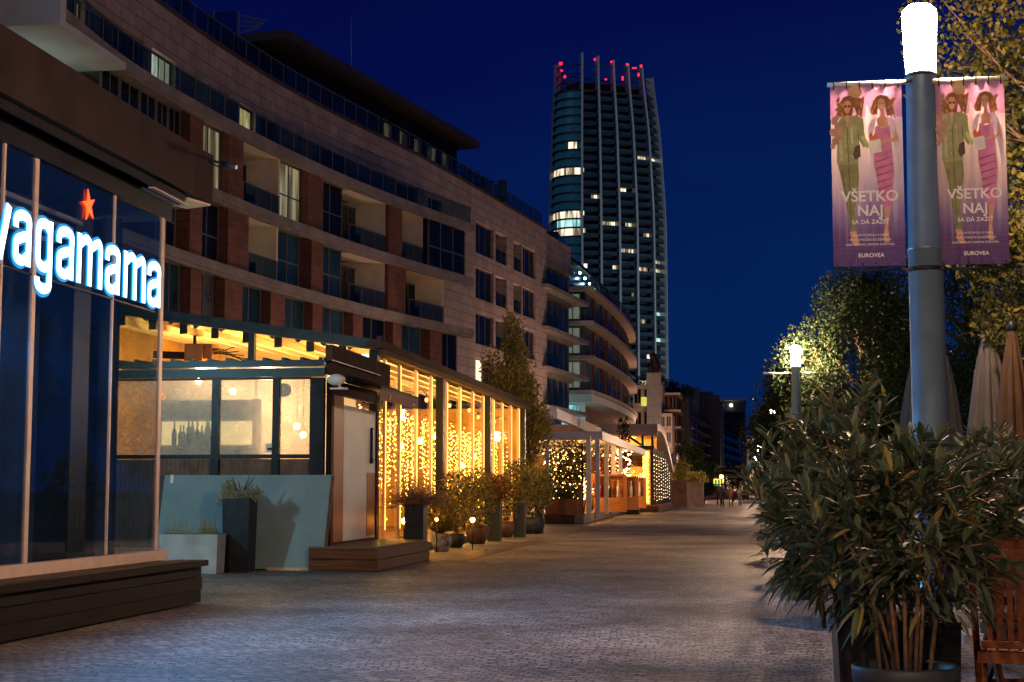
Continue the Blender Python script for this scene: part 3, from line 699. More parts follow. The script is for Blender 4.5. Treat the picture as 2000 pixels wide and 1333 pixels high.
mb=MB(); mb.box(XL-.1,XL,GYb,Y1,.14,4.6); mb.box(XL,KX-.3,Y1,Y1+.1,.14,3.7); mb.build('back_wall', mat('terrace_back',(.5,.28,.08),.8,noise=.4,nscale=1.2), TR)
# sliding glass bays with aluminium stiles, each stile's warm lit edge painted as a glowing strip
edge_glow=mat('stile_glow',(1,.8,.4),.5,emit=(1,.50,.09),es=1.8,nomis=True)
bays=[(26.62,32.29),(32.51,38.54),(38.76,44.89)]
stl=[[757,786,818,847],[877,903,928,948],[968,985,1002,1017]]
for (a,b),pl in zip(bays,stl):
    mb=MB(); mb.box(KX-.085,KX-.075,a,b,.2,ZE-.1); mb.build('glass_pane', M['clear'], TR)
    for px in pl:
        y=atX(px,860,KX).y
        mb=MB(); mb.box(KX-.095,KX-.04,y-.025,y+.025,.16,ZE-.11); st_=mb.build('stile', M['alu'], TR)
        mb=MB(); mb.box(KX-.039,KX-.030,y-.024,y+.024,.5,ZE-.15); mb.build('stile_glow', edge_glow, TR)
mb=MB(); mb.box(KX-.12,KX+.0,26.5,45.2,.02,.155); mb.build('sill', M['tealframe'], TR)
# curtains of string lights, one per bay
bulb=mat('led_bulb',(1,.8,.4),.5,emit=(1,.47,.065),es=20,nomis=True)
wire=mat('led_wire',(.25,.14,.05),.6)
def ldia(mb,c,r):
    c=Vector(c); mb.add([c+Vector(d)*r for d in ((1,0,0),(-1,0,0),(0,1,0),(0,-1,0),(0,0,1),(0,0,-1))],[(0,2,4),(2,1,4),(1,3,4),(3,0,4),(2,0,5),(1,2,5),(3,1,5),(0,3,5)])
for bi,(a,b) in enumerate(bays):
    lc=T('string_light_curtain','%s golden string light curtain hanging behind the terrace glass'%['nearest','middle','farthest'][bi],'string lights',(KX-.45,(a+b)/2,2.85),'string light curtains in the terrace')
    n=60
    mb=MB(); mb.tube([(KX-.45,a+.1,2.86),(KX-.45,b-.1,2.86)],.008,5); mb.build('header_wire',wire,lc)
    for i in range(n):
        y=a+.15+(b-a-.3)*(i+random.uniform(-.25,.25))/n; x=KX-.35-random.random()*1.1; L=random.uniform(.9,2.2)
        mb=MB(); mb.tube([(x,y,2.86),(x,y+.01,2.86-L)],.003,4,False)
        mb.m=1; z=2.8-random.random()*.1
        while z>2.86-L:
            ldia(mb,(x+random.uniform(-.02,.02),y+random.uniform(-.03,.03),z),random.choice((.010,.013,.013,.018))); z-=random.uniform(.09,.15)
        mb.build('strand',[wire,bulb],lc)
# festoon bulbs near the roof
fs=T('festoon_lights','black festoon cable with glass bulbs under the terrace eaves','string lights',(KX-.5,36,3.3))
mb=MB(); P=[(KX-.55,y,3.45-.16*abs(math.sin((y-27)*1.1))) for y in [27+.15*i for i in range(120)]]
mb.tube(P,.012,5); mb.build('cable',M['black'],fs)
for i in range(6,118,9):
    x,y,z=P[i]; mb=MB(); mb.tube([(x,y,z),(x,y,z-.07)],.016,6); mb.m=1; mb.ball((x,y,z-.12),.045,10,6,1.25)
    mb.build('bulb',[M['black'],mat('festoon_bulb',(.9,.7,.4),.2,emit=(1,.5,.14),es=1.6,nomis=True)],fs)
# round interior lamps
for i,(px,py,Y,w) in enumerate(((782,872,29.5,'near the second stile'),(820,862,30.6,'in the middle of the first bay'),(852,853,31.5,'beside the first post'),(965,870,39.4,'just past the second post'),(925,892,37.0,'low in the second bay'),(902,909,35.4,'lowest in the second bay'))):
    q=atX(px,py,KX-1.4)
    mb=MB(); mb.ball(q,.075,12,8); mb.m=1; mb.tube([q+Vector((0,0,.07)),(q.x,q.y,3.4)],.008,5)
    tag(mb.build('globe_lamp',[mat('globe_glow',(1,.8,.4),.4,emit=(1,.55,.14),es=34,nomis=True),M['black']],loc=q),'bright golden globe lamp inside the terrace, %s'%w,'lamp','globe lamps in the terrace')
for y in (29,33.5,38,43): plight('terrace_light',(-7.9,y,2.6),290,(1,.54,.13),.2)
plight('terrace_light',(-10.0,28.9,2.9),480,(1,.56,.15),.3)
plight('terrace_light',(-10.5,38,2.9),200,(1,.60,.20),.3)
# heater and speaker under the roof behind the gable glass
ht=T('patio_heater','brown boxy patio heater hanging under the pleated roof','heater',(-9.6,28.4,3.4))
q=atY(380,690,28.2)
mb=MB(); mb.obox(q,.34,.3,.34,.2); mb.obox(q+Vector((.28,.1,.03)),.22,.25,.3,-.2); mb.build('body',mat('heater_brown',(.22,.12,.06),.5,noise=.3),ht)
mb=MB(); mb.bar(q+Vector((0,0,.17)),q+Vector((0,0,.55)),.05); mb.bar(q+Vector((-.15,0,-.05)),q+Vector((-.9,.2,.0)),.08,.14); mb.build('bracket',M['black'],ht)
wr=MB()
for i in range(7):
    a=q+Vector((.3+.1*i,0,-.1)); wr.tube([q+Vector((.1,0,.1)),(a+q)/2+Vector((.1,0,.02*i)),a+Vector((.5,0,.2-.08*i))],.010,5)
wr.build('cable',M['black'],ht)
fl2=T('floodlight','small white floodlight on the terrace gable corner','floodlight',(gt1.x,GYb,3.6))
q=atY(713,703,GYb-.1); mb=MB(); mb.obox(q,.13,.06,.2,.3); mb.build('lamp_head',mat('flood_face',(.8,.9,.9),.3,emit=(.5,.8,.85),es=1.0,nomis=True),fl2)
mb=MB(); mb.obox(q+Vector((-.09,.05,-.02)),.12,.1,.14,.3); mb.build('housing',M['black'],fl2)
q=atY(741,665,GYb-.02); mb=MB(); mb.obox(q,.09,.05,.16,.4)
tag(mb.build('wall_sensor',M['graphite']),'small grey box on top of the terrace gable corner','sensor')
# tables and chairs inside (dark shapes)
def itable(x,y,label):
    t=T('dining_table',label,'table',(x,y,.14),'tables inside the glass terrace')
    mb=MB(); mb.box(x-.4,x+.4,y-.4,y+.4,.84,.88); mb.build('table_top',M['decktop'],t)
    mb=MB(); mb.tube([(x,y,.14),(x,y,.84)],.04,8); mb.box(x-.25,x+.25,y-.25,y+.25,.142,.165); mb.build('pedestal',M['black'],t)
for i,(x,y) in enumerate(((-7.6,29.2),(-7.7,31.8),(-7.6,34.6),(-7.7,37.4),(-7.6,41.5))):
    itable(x,y,'%s dark dining table from the door behind the terrace glass'%['first','second','third','fourth','fifth'][i])

# leaning board, planters in front of kiosk
b0=atZ(494,1117); bR=atZ(632,1117)
lb=MB(); YB=22.6; yt=22.98; zt_=atY(640,928,yt).z; xl_=atY(322,928,yt).x
xb1=atY(628,1117,YB).x; xt1=atY(648,928,yt).x; xb0=atY(300,1113,YB).x
lb.hexa([(xb0,YB,.01),(xb1,YB,.03),(xb1,YB+.05,.03),(xb0,YB+.05,.01)],[(xl_,yt,zt_),(xt1,yt,zt_),(xt1,yt+.05,zt_),(xl_,yt+.05,zt_)])
board=T('leaning_board','large blue grey painted board leaning against the bar kiosk','board',((xb0+xb1)/2,YB,0))
lb.build('panel',mat('blue_grey_board',(.15,.23,.25),.6,noise=.12,nscale=2.5,bump=.15),board)
mb=MB(); mb.hexa([(xb1+.002,YB-.02,.0),(xb1+.035,YB-.02,.0),(xb1+.035,YB+.06,.0),(xb1+.002,YB+.06,.0)],[(xt1+.002,yt-.02,zt_-.01),(xt1+.035,yt-.02,zt_-.01),(xt1+.035,yt+.06,zt_-.01),(xt1+.002,yt+.06,zt_-.01)])
mb.build('wooden_edge',M['step'],board)
mb=MB(); mb.box(atY(520,1110,YB).x,xb1-.03,YB-.012,YB-.004,.0,.045); mb.build('bottom_strip',mat('chipped_strip',(.42,.34,.22),.8,noise=.5,nscale=25),board)
mb=MB(); q=atY(336,936,yt-.03); mb.obox((q.x,q.y-.0,q.z),.05,.012,.13,0,0,.05); mb.build('tape',M['aluw'],board)
# tall square planter + shrub
tp0=atY(433,1118,22.05); tp1=atY(468,1118,22.05); tp2=atY(497,1117,22.4)
tw=tp2.x-tp0.x
def leafcloud(mb,c,rx,ry,rz,n,L,w,mode='ball',shell=.35,up=0.0):
    c=Vector(c)
    for i in range(n):
        while True:
            p=Vector((random.uniform(-1,1),random.uniform(-1,1),random.uniform(-1,1)))
            if shell<p.length<1: break
        q=c+Vector((p.x*rx,p.y*ry,p.z*rz))
        d=(Vector((random.gauss(0,1),random.gauss(0,1),random.gauss(0,1)+up))+p*.8).normalized()
        sd=d.cross(Vector((random.gauss(0,1),random.gauss(0,1),random.gauss(0,1)))).normalized()
        l=L*random.uniform(.6,1.3); ww=w*random.uniform(.7,1.2)
        mb.add([q-sd*ww*.15,q+d*l*.5-sd*ww*.5,q+d*l,q+d*l*.5+sd*ww*.5],[(0,1,2,3)])
def square_planter(name,label,x0,x1,y0,y1,h,m,leaf,lm,group=None,stem=None,cat='planter'):
    t=T(name,label,cat,((x0+x1)/2,(y0+y1)/2,0),group)
    mb=MB(); k=.02
    mb.hexa([(x0+k,y0+k,.005),(x1-k,y0+k,.005),(x1-k,y1-k,.005),(x0+k,y1-k,.005)],[(x0,y0,h),(x1,y0,h),(x1,y1,h),(x0,y1,h)])
    mb.m=1; mb.box(x0+.03,x1-.03,y0+.03,y1-.03,h,h+.004)
    mb.build('box',[m,M['soil']],t)
    if stem:
        mb=MB(); c=Vector(((x0+x1)/2,(y0+y1)/2,h))
        for i in range(stem): 
            e=c+Vector((random.uniform(-.2,.2),random.uniform(-.2,.2),random.uniform(.2,.4)))
            mb.tube([c+Vector((random.uniform(-.05,.05),random.uniform(-.05,.05),0)),(c+e)/2,e],[.012,.009,.005],5)
        mb.build('stem',M['bark'],t)
    if leaf: mb=MB(); leaf(mb); mb.build('foliage',lm,t)
    return t
grey_leaf=leaf_mat('silvery_leaf',(.20,.21,.13),(.46,.46,.32),.7,.3)
hz=atY(460,975,22.1).z; cx=(tp0.x+tp1.x)/2+.1
def shrub(mb):
    for (px,py,r) in ((452,965,.13),(440,975,.12),(470,972,.14),(490,970,.13),(447,952,.10),(500,962,.09),(478,985,.13),(460,990,.15)):
        q=atY(px,py,22.25); leafcloud(mb,q,r,r,r,330,.06,.017,shell=.05,up=.5)
square_planter('tall_planter','tall dark square planter with silvery shrub before the leaning board',tp0.x,tp0.x+.42,22.02,22.42,hz,M['graphite'],shrub,grey_leaf,stem=6)
# low concrete trough with grass
q0=atY(310,1044,21.4); q1=atY(424,1044,21.4)
def grass(mb):
    for i in range(160):
        x=random.uniform(q0.x,q1.x-.05)
        if random.random()<.55: x=random.uniform(atY(385,1044,21.5).x,atY(415,1044,21.5).x)
        y=random.uniform(21.5,21.7); h=random.uniform(.06,.16) if random.random()<.7 else random.uniform(.2,.38); dx=random.uniform(-.08,.08)
        mb.add([(x-.006,y,q0.z),(x+.006,y,q0.z),(x+dx*.5+.004,y,q0.z+h*.6),(x+dx,y,q0.z+h)],[(0,1,2,3)])
square_planter('concrete_trough','low pale concrete trough with sparse grass beside the tall planter',q0.x,q1.x,21.42,21.8,q0.z,mat('pale_concrete',(.34,.38,.38),.8,noise=.22,nscale=3,bump=.2),grass,leaf_mat('grass_blade',(.10,.16,.05),(.35,.28,.15),.6,.3),cat='trough')
mb=MB(); q=atY(428,1045,21.9); mb.box(q.x-.01,q.x+.12,21.9,22.0,0,q.z)
tag(mb.build('black_panel',M['black']),'narrow black panel between concrete trough and tall planter','panel')

# unseen cool lamp added left of the kiosk yard to light the board
yl=T('yard_fill_lamp','added unseen cool fill lamp on a slim black post left of the bar kiosk','lamp post',(-10.0,17.9,0))
mb=MB(); mb.tube([(-10.0,17.9,0),(-10.0,17.9,3.0)],.04,10); mb.build('pole',M['black'],yl)
mb=MB(); mb.lathe((-10.0,17.9,3.0),[(.001,0),(.1,0),(.1,.28),(.001,.3)],14); mb.build('lamp_head',mat('cool_lamp',(.8,.9,1),.4,emit=(.50,.88,1),es=430),yl)


# ------------------------------------------------------------------ CURVED APARTMENT BUILDING
def curve(tab):
    def f(y):
        if y <= tab[0][0]: a,b = tab[0],tab[1]; return a[1]+(b[1]-a[1])*(y-a[0])/(b[0]-a[0])
        if y >= tab[-1][0]: a,b = tab[-2],tab[-1]; return b[1]+(b[1]-a[1])*(y-b[0])/(b[0]-a[0])
        for i in range(len(tab)-1):
            if tab[i][0] <= y <= tab[i+1][0]:
                p0 = tab[max(i-1,0)]; p1 = tab[i]; p2 = tab[i+1]; p3 = tab[min(i+2,len(tab)-1)]
                h = p2[0]-p1[0]; t = (y-p1[0])/h
                m1 = (p2[1]-p0[1])/(p2[0]-p0[0])*h; m2 = (p3[1]-p1[1])/(p3[0]-p1[0])*h
                return (2*t**3-3*t*t+1)*p1[1]+(t**3-2*t*t+t)*m1+(-2*t**3+3*t*t)*p2[1]+(t**3-t*t)*m2
    return f
Ec = curve([(49,-23.5),(55,-23.9),(60,-23.75),(65,-23.3),(70,-22.7),(75,-21.9),(80,-20.95),(85,-19.75),(90,-18.4),(95.4,-16.8)])
Wc = curve([(45,-25.7),(55,-25.8),(62,-25.55),(70,-25.05),(78,-24.1),(86,-22.6),(94,-20.85),(100,-19.75),(106,-18.75),(124,-15.95)])
def off(cf, y, d):
    k = (cf(y+.05)-cf(y-.05))/.1; l = math.hypot(1, k)
    return (cf(y)+d/l, y-d*k/l)
def onc(px, py, cf, d=0.0, ya=44, yb=150):
    r = ray(px, py); s = r.x/r.y
    y = ya
    while y < yb:
        if s*y - cf(y) - d < 0: break
        y += .25
    lo, hi = y-.25, y
    for _ in range(20):
        m = (lo+hi)/2
        if s*m-cf(m)-d > 0: lo = m
        else: hi = m
    return (lo+hi)/2
def cbox(mb, cf, ya, yb, d0, d1, z0, z1, step=1.2):
    """box following the curved facade; d = metres toward the street"""
    n = max(1, int(abs(yb-ya)/step)); ys = [ya+(yb-ya)*i/n for i in range(n+1)]
    a = [off(cf, y, d1) for y in ys]; b = [off(cf, y, d0) for y in ys]
    k = len(ys)
    vs = [(x,y,z0) for x,y in a]+[(x,y,z1) for x,y in a]+[(x,y,z0) for x,y in b]+[(x,y,z1) for x,y in b]
    fs = []
    for i in range(k-1):
        fs += [(i,i+1,k+i+1,k+i),(2*k+i+1,2*k+i,3*k+i,3*k+i+1),(k+i,k+i+1,3*k+i+1,3*k+i),(i+1,i,2*k+i,2*k+i+1)]
    fs += [(0,k,3*k,2*k),(k-1,3*k-1,4*k-1,2*k-1)]
    return mb.add(vs, fs)
def window(par, cf, ya, yb, z0, z1, d, gl, nx=2, tr=None, fw=.09, fm=None, name='window'):
    mb = MB(); fm = fm or M['wframe']
    cbox(mb, cf, ya, ya+fw, d-.04, d+.05, z0, z1); cbox(mb, cf, yb-fw, yb, d-.04, d+.05, z0, z1)
    cbox(mb, cf, ya+fw, yb-fw, d-.04, d+.048, z0, z0+fw); cbox(mb, cf, ya+fw, yb-fw, d-.04, d+.048, z1-fw, z1)
    for i in range(1, nx):
        y = ya+(yb-ya)*i/nx; cbox(mb, cf, y-fw*.4, y+fw*.4, d-.03, d+.042, z0+fw, z1-fw)
    if tr: cbox(mb, cf, ya+fw, yb-fw, d-.03, d+.036, z0+(z1-z0)*tr-.035, z0+(z1-z0)*tr+.035)
    o = mb.build(name, fm, par)
    mb = MB(); cbox(mb, cf, ya+.04, yb-.04, d-.02, d-.0, z0+.04, z1-.04); 
    p = mb.build('pane', gl, None, loc=(0,0,0)); p.parent = o
    for v in p.data.vertices: v.co -= WL_obj(o)
    return o
def WL_obj(o): return WL[o.name]
def rail(par, cf, ya, yb, d, z, name='glass_railing', h=1.05):
    mb = MB(); cbox(mb, cf, ya, yb, d-.01, d, z+.06, z+h)
    mb.m = 1; cbox(mb, cf, ya, yb, d-.025, d+.015, z+h, z+h+.045)
    y = ya
    while y < yb: cbox(mb, cf, y, y+.05, d+.001, d+.03, z, z+h); y += 1.5
    return mb.build(name, [M['rail'], M['wframe']], par)

_bl = None
AB = T('apartment_building', 'large curved apartment building with terracotta piers and pale stone top storeys', 'building', (-24,80,0))
YE = 95.3
# slabs
SL = [11.1, 14.4, 17.9]; TH = .42
for z in SL:
    mb = MB(); y0 = 49.2 if z > 17 else 50.5
    ys = [y0+(YE-y0)*i/44 for i in range(45)]
    out = [off(Ec,y,0) for y in ys]; inn = [off(Wc,y,.0) for y in ys]
    # the far end of every slab ends in a wedge in front of the stone wall
    k = 45; vs = [(x,y,z) for x,y in out]+[(x,y,z+TH) for x,y in out]+[(x,y,z) for x,y in inn]+[(x,y,z+TH) for x,y in inn]
    fs = []
    for i in range(k-1): fs += [(i,i+1,k+i+1,k+i),(k+i,k+i+1,3*k+i+1,3*k+i),(i+1,i,2*k+i,2*k+i+1)]
    fs += [(0,k,3*k,2*k),(k-1,3*k-1,4*k-1,2*k-1)]
    mb.add(vs, fs); mb.build('floor_slab', M['slab'], AB)
    mb = MB(); cbox(mb, Ec, y0, YE, -.30, -.08, z-.16, z-.002); mb.build('slab_rib', M['concrete'], AB)
# white underside of the projecting end storey (upper left)
c0 = atY(-40,110,50.3)
mb = MB(); mb.box(-34, -23.62, 49.45, 55.3, 17.62, 17.88); mb.box(-34,-23.4,49.0,49.44,17.5,18.6)
mb.build('projecting_bay', M['soffit'], AB)
# stone wall above slab 3, with its openings
def wall_open(par, cf, ya, yb, z0, z1, ops, m, name='wall', th=.5):
    mb = MB(); ops = sorted(ops); y = ya
    for (a,b,c,d) in ops:
        if a > y: cbox(mb, cf, y, a, -th, 0, z0, z1)
        if c > z0: cbox(mb, cf, a, b, -th, 0, z0, c)
        if d < z1: cbox(mb, cf, a, b, -th, 0, d, z1)
        y = b
    if y < yb: cbox(mb, cf, y, yb, -th, 0, z0, z1)
    return mb.build(name, m, par)
def oy(px, py, cf=Wc, d=0): return onc(px, py, cf, d)
ops3 = []; zt3 = 20.75
spec = [((150,20),(166,40),'lwarm',1),((196,70),(218,90),'gcurt',2),((222,80),(278,120),'gdark',3),((296,130),(343,165),'lpale',2),((384,190),(413,215),'gdark',2),((468,240),(499,265),'lwarm',1),((508,265),(543,290),'gdark',2),((619,330),(684,350),'gdark',4),((763,385),(815,400),'gdark',3),((836,415),(862,430),'gdark',2)]
for (a,b,gm,nx) in spec:
    ya_,yb_ = oy(*a), oy(*b); ops3.append((ya_,yb_,18.32,zt3,gm,nx))
cutY = 104.0
wall_open(AB, Wc, 47.5, cutY, 17.6, 22.9, [o[:4] for o in ops3], M['stone'])
for (a,b,c,d,gm,nx) in ops3: window(AB, Wc, a, b, c+.01, d-.01, -.3, M[gm], nx)
rail(AB, Ec, 49.4, YE-.2, -.15, 18.32)
mb = MB()
for (px,py,w) in ((378,215,.5),(437,225,.9),(585,320,.9),(752,400,.7),(1035,0,0)):   # screens between the terraces
    if w == 0: continue
    y = oy(px,py); x0,_ = off(Wc,y,0); x1 = x0+.7
    mb.box(x0+.02, x1, y-.05, y+.05, 18.33, 20.6)
split_build(mb,'terrace_screen',mat('pale_screen',(.42,.40,.34),.6,noise=.15), AB)
# wall behind the loggias down to the ground, darker render
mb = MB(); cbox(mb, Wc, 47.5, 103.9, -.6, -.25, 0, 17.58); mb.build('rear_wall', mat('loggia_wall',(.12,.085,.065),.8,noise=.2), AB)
# piers, windows and loggias between slabs
def zone(z0, z1, row, ypx):
    for kind, a, b in row:
        ya_ = onc(a, ypx(a), Ec, -.3); yb_ = onc(b, ypx(b), Ec, -.3)
        if kind == 'pier':
            mb = MB(); cbox(mb, Ec, ya_, yb_, -1.1, -.28, z0, z1); mb.build('pier', M['terra'], AB)
        elif kind in ('win', 'cur', 'teal'):
            g_ = {'win':'gdark','cur':'gcurt','teal':'gteal'}[kind]
            if kind == 'win' and (a*7) % 5 == 1: g_ = 'gcurt2'
            if a in (553,397): g_ = 'lroom'
            window(AB, Ec, ya_+.03, yb_-.03, z0+.02, z1-.02 if z1-z0 < 3.2 else z1-.02, -.75, M[g_], 2 if yb_-ya_ < 4.5 else 3, .45)
        elif kind in ('log', 'lit'):
            # white side wall faces the camera at the far end, dark window at the back
            x0,_ = off(Wc,yb_,-.2); x1,_ = off(Ec,yb_,-.5)
            mb = MB(); mb.box(x0, x1, yb_, yb_+.25, z0, z1)
            mb.build('loggia_wall', M['cream'], AB)
            window(AB, Ec, ya_+.25, yb_-.15, z0+.02, z1-.35, -2.15, M['lroom'] if (kind == 'lit' and a < 600) else (M['gcurt2'] if kind == 'lit' else M['gdark']), 3)
            if ya_ > 60: mb = MB(); c_ = off(Ec,(ya_+yb_)/2-.6,-1.0); mb.box(c_[0]-.25,c_[0]+.25,c_[1]-.25,c_[1]+.25,z0+.68,z0+.72); mb.box(c_[0]-.03,c_[0]+.03,c_[1]-.03,c_[1]+.03,z0,z0+.68); mb.box(c_[0]-.3,c_[0]+.15,c_[1]+.6,c_[1]+1.05,z0+.4,z0+.46); mb.box(c_[0]-.3,c_[0]+.15,c_[1]+1.0,c_[1]+1.05,z0,z0+.9); mb.build('balcony_furniture', M['black'], AB)
            mb = MB(); cbox(mb, Ec, ya_+.02, yb_-.02, -2.1, -.35, z1-.12, z1-.01); mb.build('loggia_ceiling', M['cream'], AB)
            rail(AB, Ec, ya_+.03, yb_-.05, -.4, z0)
        elif kind == 'box':
            window(AB, Ec, ya_, yb_, z0+.02, z1-.02, -.25, M['gdark'], 3, .42)
            x0,_ = off(Wc,ya_,0); x1,_ = off(Ec,ya_,-.25)
            mb = MB(); mb.box(x0, x1, ya_-.06, ya_, z0, z1); mb.build('glass_side', M['gdark'], AB)
ln = lambda pts: (lambda x: next((y0+(y1-y0)*(x-x0)/(x1-x0) for (x0,y0),(x1,y1) in zip(pts,pts[1:]) if x0 <= x <= x1), pts[-1][1] if x > pts[-1][0] else pts[0][1]))
s3 = ln([(210,170),(360,240),(469,300),(600,370),(698,420),(750,445),(922,500)])
s2 = ln([(330,400),(424,440),(562,490),(675,530),(769,560),(926,600)])
s1 = ln([(330,550),(450,590),(611,640),(757,670),(922,700)])
zone(14.4+TH, 17.9, [('win',216,252),('win',252,290),('win',290,322),('win',322,345),('win',345,369),('pier',370,396),('win',397,446),('pier',446,474),('log',478,551),('win',553,600),('pier',600,630),('win',632,681),('lit',684,757),('pier',758,784),('log',785,831),('box',833,905)], s3)
zone(11.1+TH, 14.4, [('win',322,360),('pier',370,394),('win',395,443),('pier',444,484),('lit',487,547),('teal',549,598),('pier',607,630),('teal',631,679),('lit',683,756),('pier',757,791),('log',800,870)], s2)
zone(6.0, 11.1, [('teal',326,367),('pier',371,392),('cur',393,432),('pier',438,472),('teal',474,524),('pier',527,555),('teal',556,607),('pier',609,628),('teal',630,683),('pier',688,707),('win',709,763),('pier',766,783),('teal',785,832),('pier',838,862),('win',864,903)], s1)
mb = MB(); cbox(mb, Ec, 52, YE, -1.4, -.5, 0, 5.98); mb.build('base_storey', M['terra'], AB)
# drying rack / furniture hints on two loggias are left in shadow; the tall pale stone wing
YW0 = 95.6
rows = [(18.3,20.6),(15.0,17.3),(11.7,14.0),(8.4,10.7)]
opsW = []
for i,(z0,z1) in enumerate(rows):
    for (a,b,kind) in ((929,964,'win'),(968,990,'log'),(1003,1019,'log'),(1021,1047,'win')):
        pyy = 460+90*i if a < 1000 else 505+80*i
        opsW.append((oy(a,pyy), oy(b,pyy), z0, z1, kind, i))
mbw = MB()
# build the wing wall row by row so that the openings of each storey stay separate
zb_ = [(0,8.3),(8.3,11.6),(11.6,14.9),(14.9,18.2),(18.2,22.9)]
for bi,(a0,a1) in enumerate(zb_):
    oo = [o[:4] for o in opsW if a0 <= o[2] < a1]
    st0 = YW0 if bi < 4 else cutY
    ops_ = sorted(oo); y = st0
    for (a,b,c,d) in ops_:
        if a > y: cbox(mbw, Wc, y, a, -.5, 0, a0, a1)
        cbox(mbw, Wc, a, b, -.5, 0, a0, c); cbox(mbw, Wc, a, b, -.5, 0, d, a1); y = b
    cbox(mbw, Wc, y, 124.6, -.5, 0, a0, a1)
mbw.build('stone_wing', M['stone'], AB)
for (a,b,z0,z1,kind,i) in opsW:
    if kind == 'win':
        lit_ = i == 3 and a < 110
        window(AB, Wc, a+.02, b-.02 if not lit_ else (a+b)/2, z0+.01, z1-.01, -.25, mat('plain_lit_room',(.5,.4,.3),.5,emit=(1,.80,.52),es=.95,nomis=True) if lit_ else M['gdark'], 3 if not lit_ else 1)
        if lit_: window(AB, Wc, (a+b)/2+.02, b-.02, z0+.01, z1-.01, -.25, M['gdark'], 1)
    else:
        window(AB, Wc, a+.02, b-.02, z0+.01, z1-.01, -1.6, M['gdark'] if i != 0 or a < 112 else M['gcurt'], 2)
        rail(AB, Wc, a+.05, b-.05, -.1, z0)
        mb = MB(); x0,_ = off(Wc,b,-1.6); x1,_ = off(Wc,b,-.5); mb.box(x0, x1, b, b+.2, z0, z1); mb.build('loggia_wall', M['stone'], AB)
for _y,_e in ((60,500),(74,1000),(88,1700),(102,2500),(116,2800)): _l=plight('facade_fill',(-13.6 if _y<110 else -12.8,_y,3.2),_e,(1,.58,.42),.3)  # unseen warm lights added behind the terraces to brighten the facade
# roof deck, cornice, penthouse
mb = MB(); cbox(mb, Wc, 47.5, 124.6, -16, .06, 22.9, 23.12); mb.build('cornice', M['darkroof'], AB)
rail(AB, Wc, 60, 124, -.25, 23.12, h=1.15)
ph0 = atZ(560,74,28.2); ph1 = atZ(937,290,28.2)
tx, ty = ph1.x-ph0.x, ph1.y-ph0.y; tl = math.hypot(tx,ty); ux_, uy_ = tx/tl, ty/tl
def PHP(u, w, z): return (ph0.x+ux_*u-uy_*w, ph0.y+uy_*u+ux_*w, z)     # u along the eaves, w to the back
def phbox(mb, u0,u1,w0,w1,z0,z1): mb.hexa([PHP(u0,w0,z0),PHP(u1,w0,z0),PHP(u1,w1,z0),PHP(u0,w1,z0)],[PHP(u0,w0,z1),PHP(u1,w0,z1),PHP(u1,w1,z1),PHP(u0,w1,z1)])
mb = MB(); phbox(mb, 0, tl, 0, 15, 28.2, 28.75); mb.build('penthouse_roof', M['darkroof'], AB)
mb = MB(); phbox(mb, 2.0, tl-1.6, 1.3, 14, 23.1, 28.19); mb.build('penthouse_wall', M['cladding'], AB)
mb = MB()
for i in range(5): phbox(mb, tl-15+i*2.6, tl-15+i*2.6+1.1, 1.2, 1.32, 23.4, 26.9)
split_build(mb,'lit_window',lit_mat('dim_room',(.05,.03,.015),(.50,.30,.12),.32,1.2,.3), AB)
mb = MB()
for i in range(4): phbox(mb, 2.3+i*3.0, 2.3+i*3.0+2.7, 1.2, 1.32, 23.4, 27.2)
phbox(mb, 1.9, 2.0, 2.8, 10, 23.4, 27.4)
split_build(mb,'glass_panel',M['gteal'], AB)
# roof terrace screens, pergola and aerial (upper left)
def R2(px0,py0,px1,py1,Y,mb,th=.05):
    a = atY(px0,py1,Y); b = atY(px1,py0,Y); mb.box(a.x,b.x,Y,Y+th,a.z,b.z)
mb = MB(); R2(340,0,372,75,72,mb); R2(385,22,462,95,74,mb); split_build(mb,'wind_screen',M['rail'], AB)
mb = MB()
for px,py0,py1 in ((418,22,100),(466,22,100),(488,120,140)): 
    a = atY(px,py1,74); b = atY(px,py0,74); mb.bar(a,b,.1)
for i in range(4):
    a = atY(470,30+11*i,74.2); b = atY(520-5*i,42+4*i,74.2); mb.bar(a,b,.06)
mb.build('roof_pergola', M['wframe'], AB)
mb = MB(); a = atY(688,170,100); b = atY(686,35,100); mb.tube([a-Vector((0,0,3)),b],[.05,.02],5); mb.build('aerial', M['aluw'], AB)
mb = MB()
for px in (905,925,945): 
    q = atY(px,340+int((px-905)*.6),109); leafcloud(mb, q, .8,.8,.6,220,.22,.1)
mb.build('roof_planting', leaf_mat('dark_leaf',(.012,.018,.010),(.03,.04,.02)), AB)
mb = MB(); a = atY(972,352,112); b = atY(990,395,112); mb.box(a.x,b.x,112,112.2,b.z,a.z); split_build(mb,'wind_screen',M['gteal'], AB)
# glazed bay at the far corner of the block
bx0 = [(-16.35,123.6),(-14.55,135.6)]
def bpt(t, w): # t along, w inward
    (x0,y0),(x1,y1) = bx0; dx,dy = x1-x0,y1-y0; l = math.hypot(dx,dy); return (x0+dx*t-dy/l*w, y0+dy*t+dx/l*w)
def bbox(mb,t0,t1,w0,w1,z0,z1):
    P = [bpt(t0,w0),bpt(t1,w0),bpt(t1,w1),bpt(t0,w1)]; mb.prism(P,z0,z1)
for z in (7.9,11.1,14.4,17.9):
    mb = MB(); bbox(mb,-.04,1.10,-.9,8,z,z+.32); bbox(mb,.02,.98,.25,7,z-.3,z-.002); mb.build('bay_slab', M['slab'], AB)
mb = MB(); bbox(mb,0,.86,.1,9,20.9,22.95); mb.build('bay_parapet', M['stone'], AB)
mb = MB(); bbox(mb,.02,.93,.02,8,20.45,20.88); mb.build('bay_slab', M['slab'], AB)
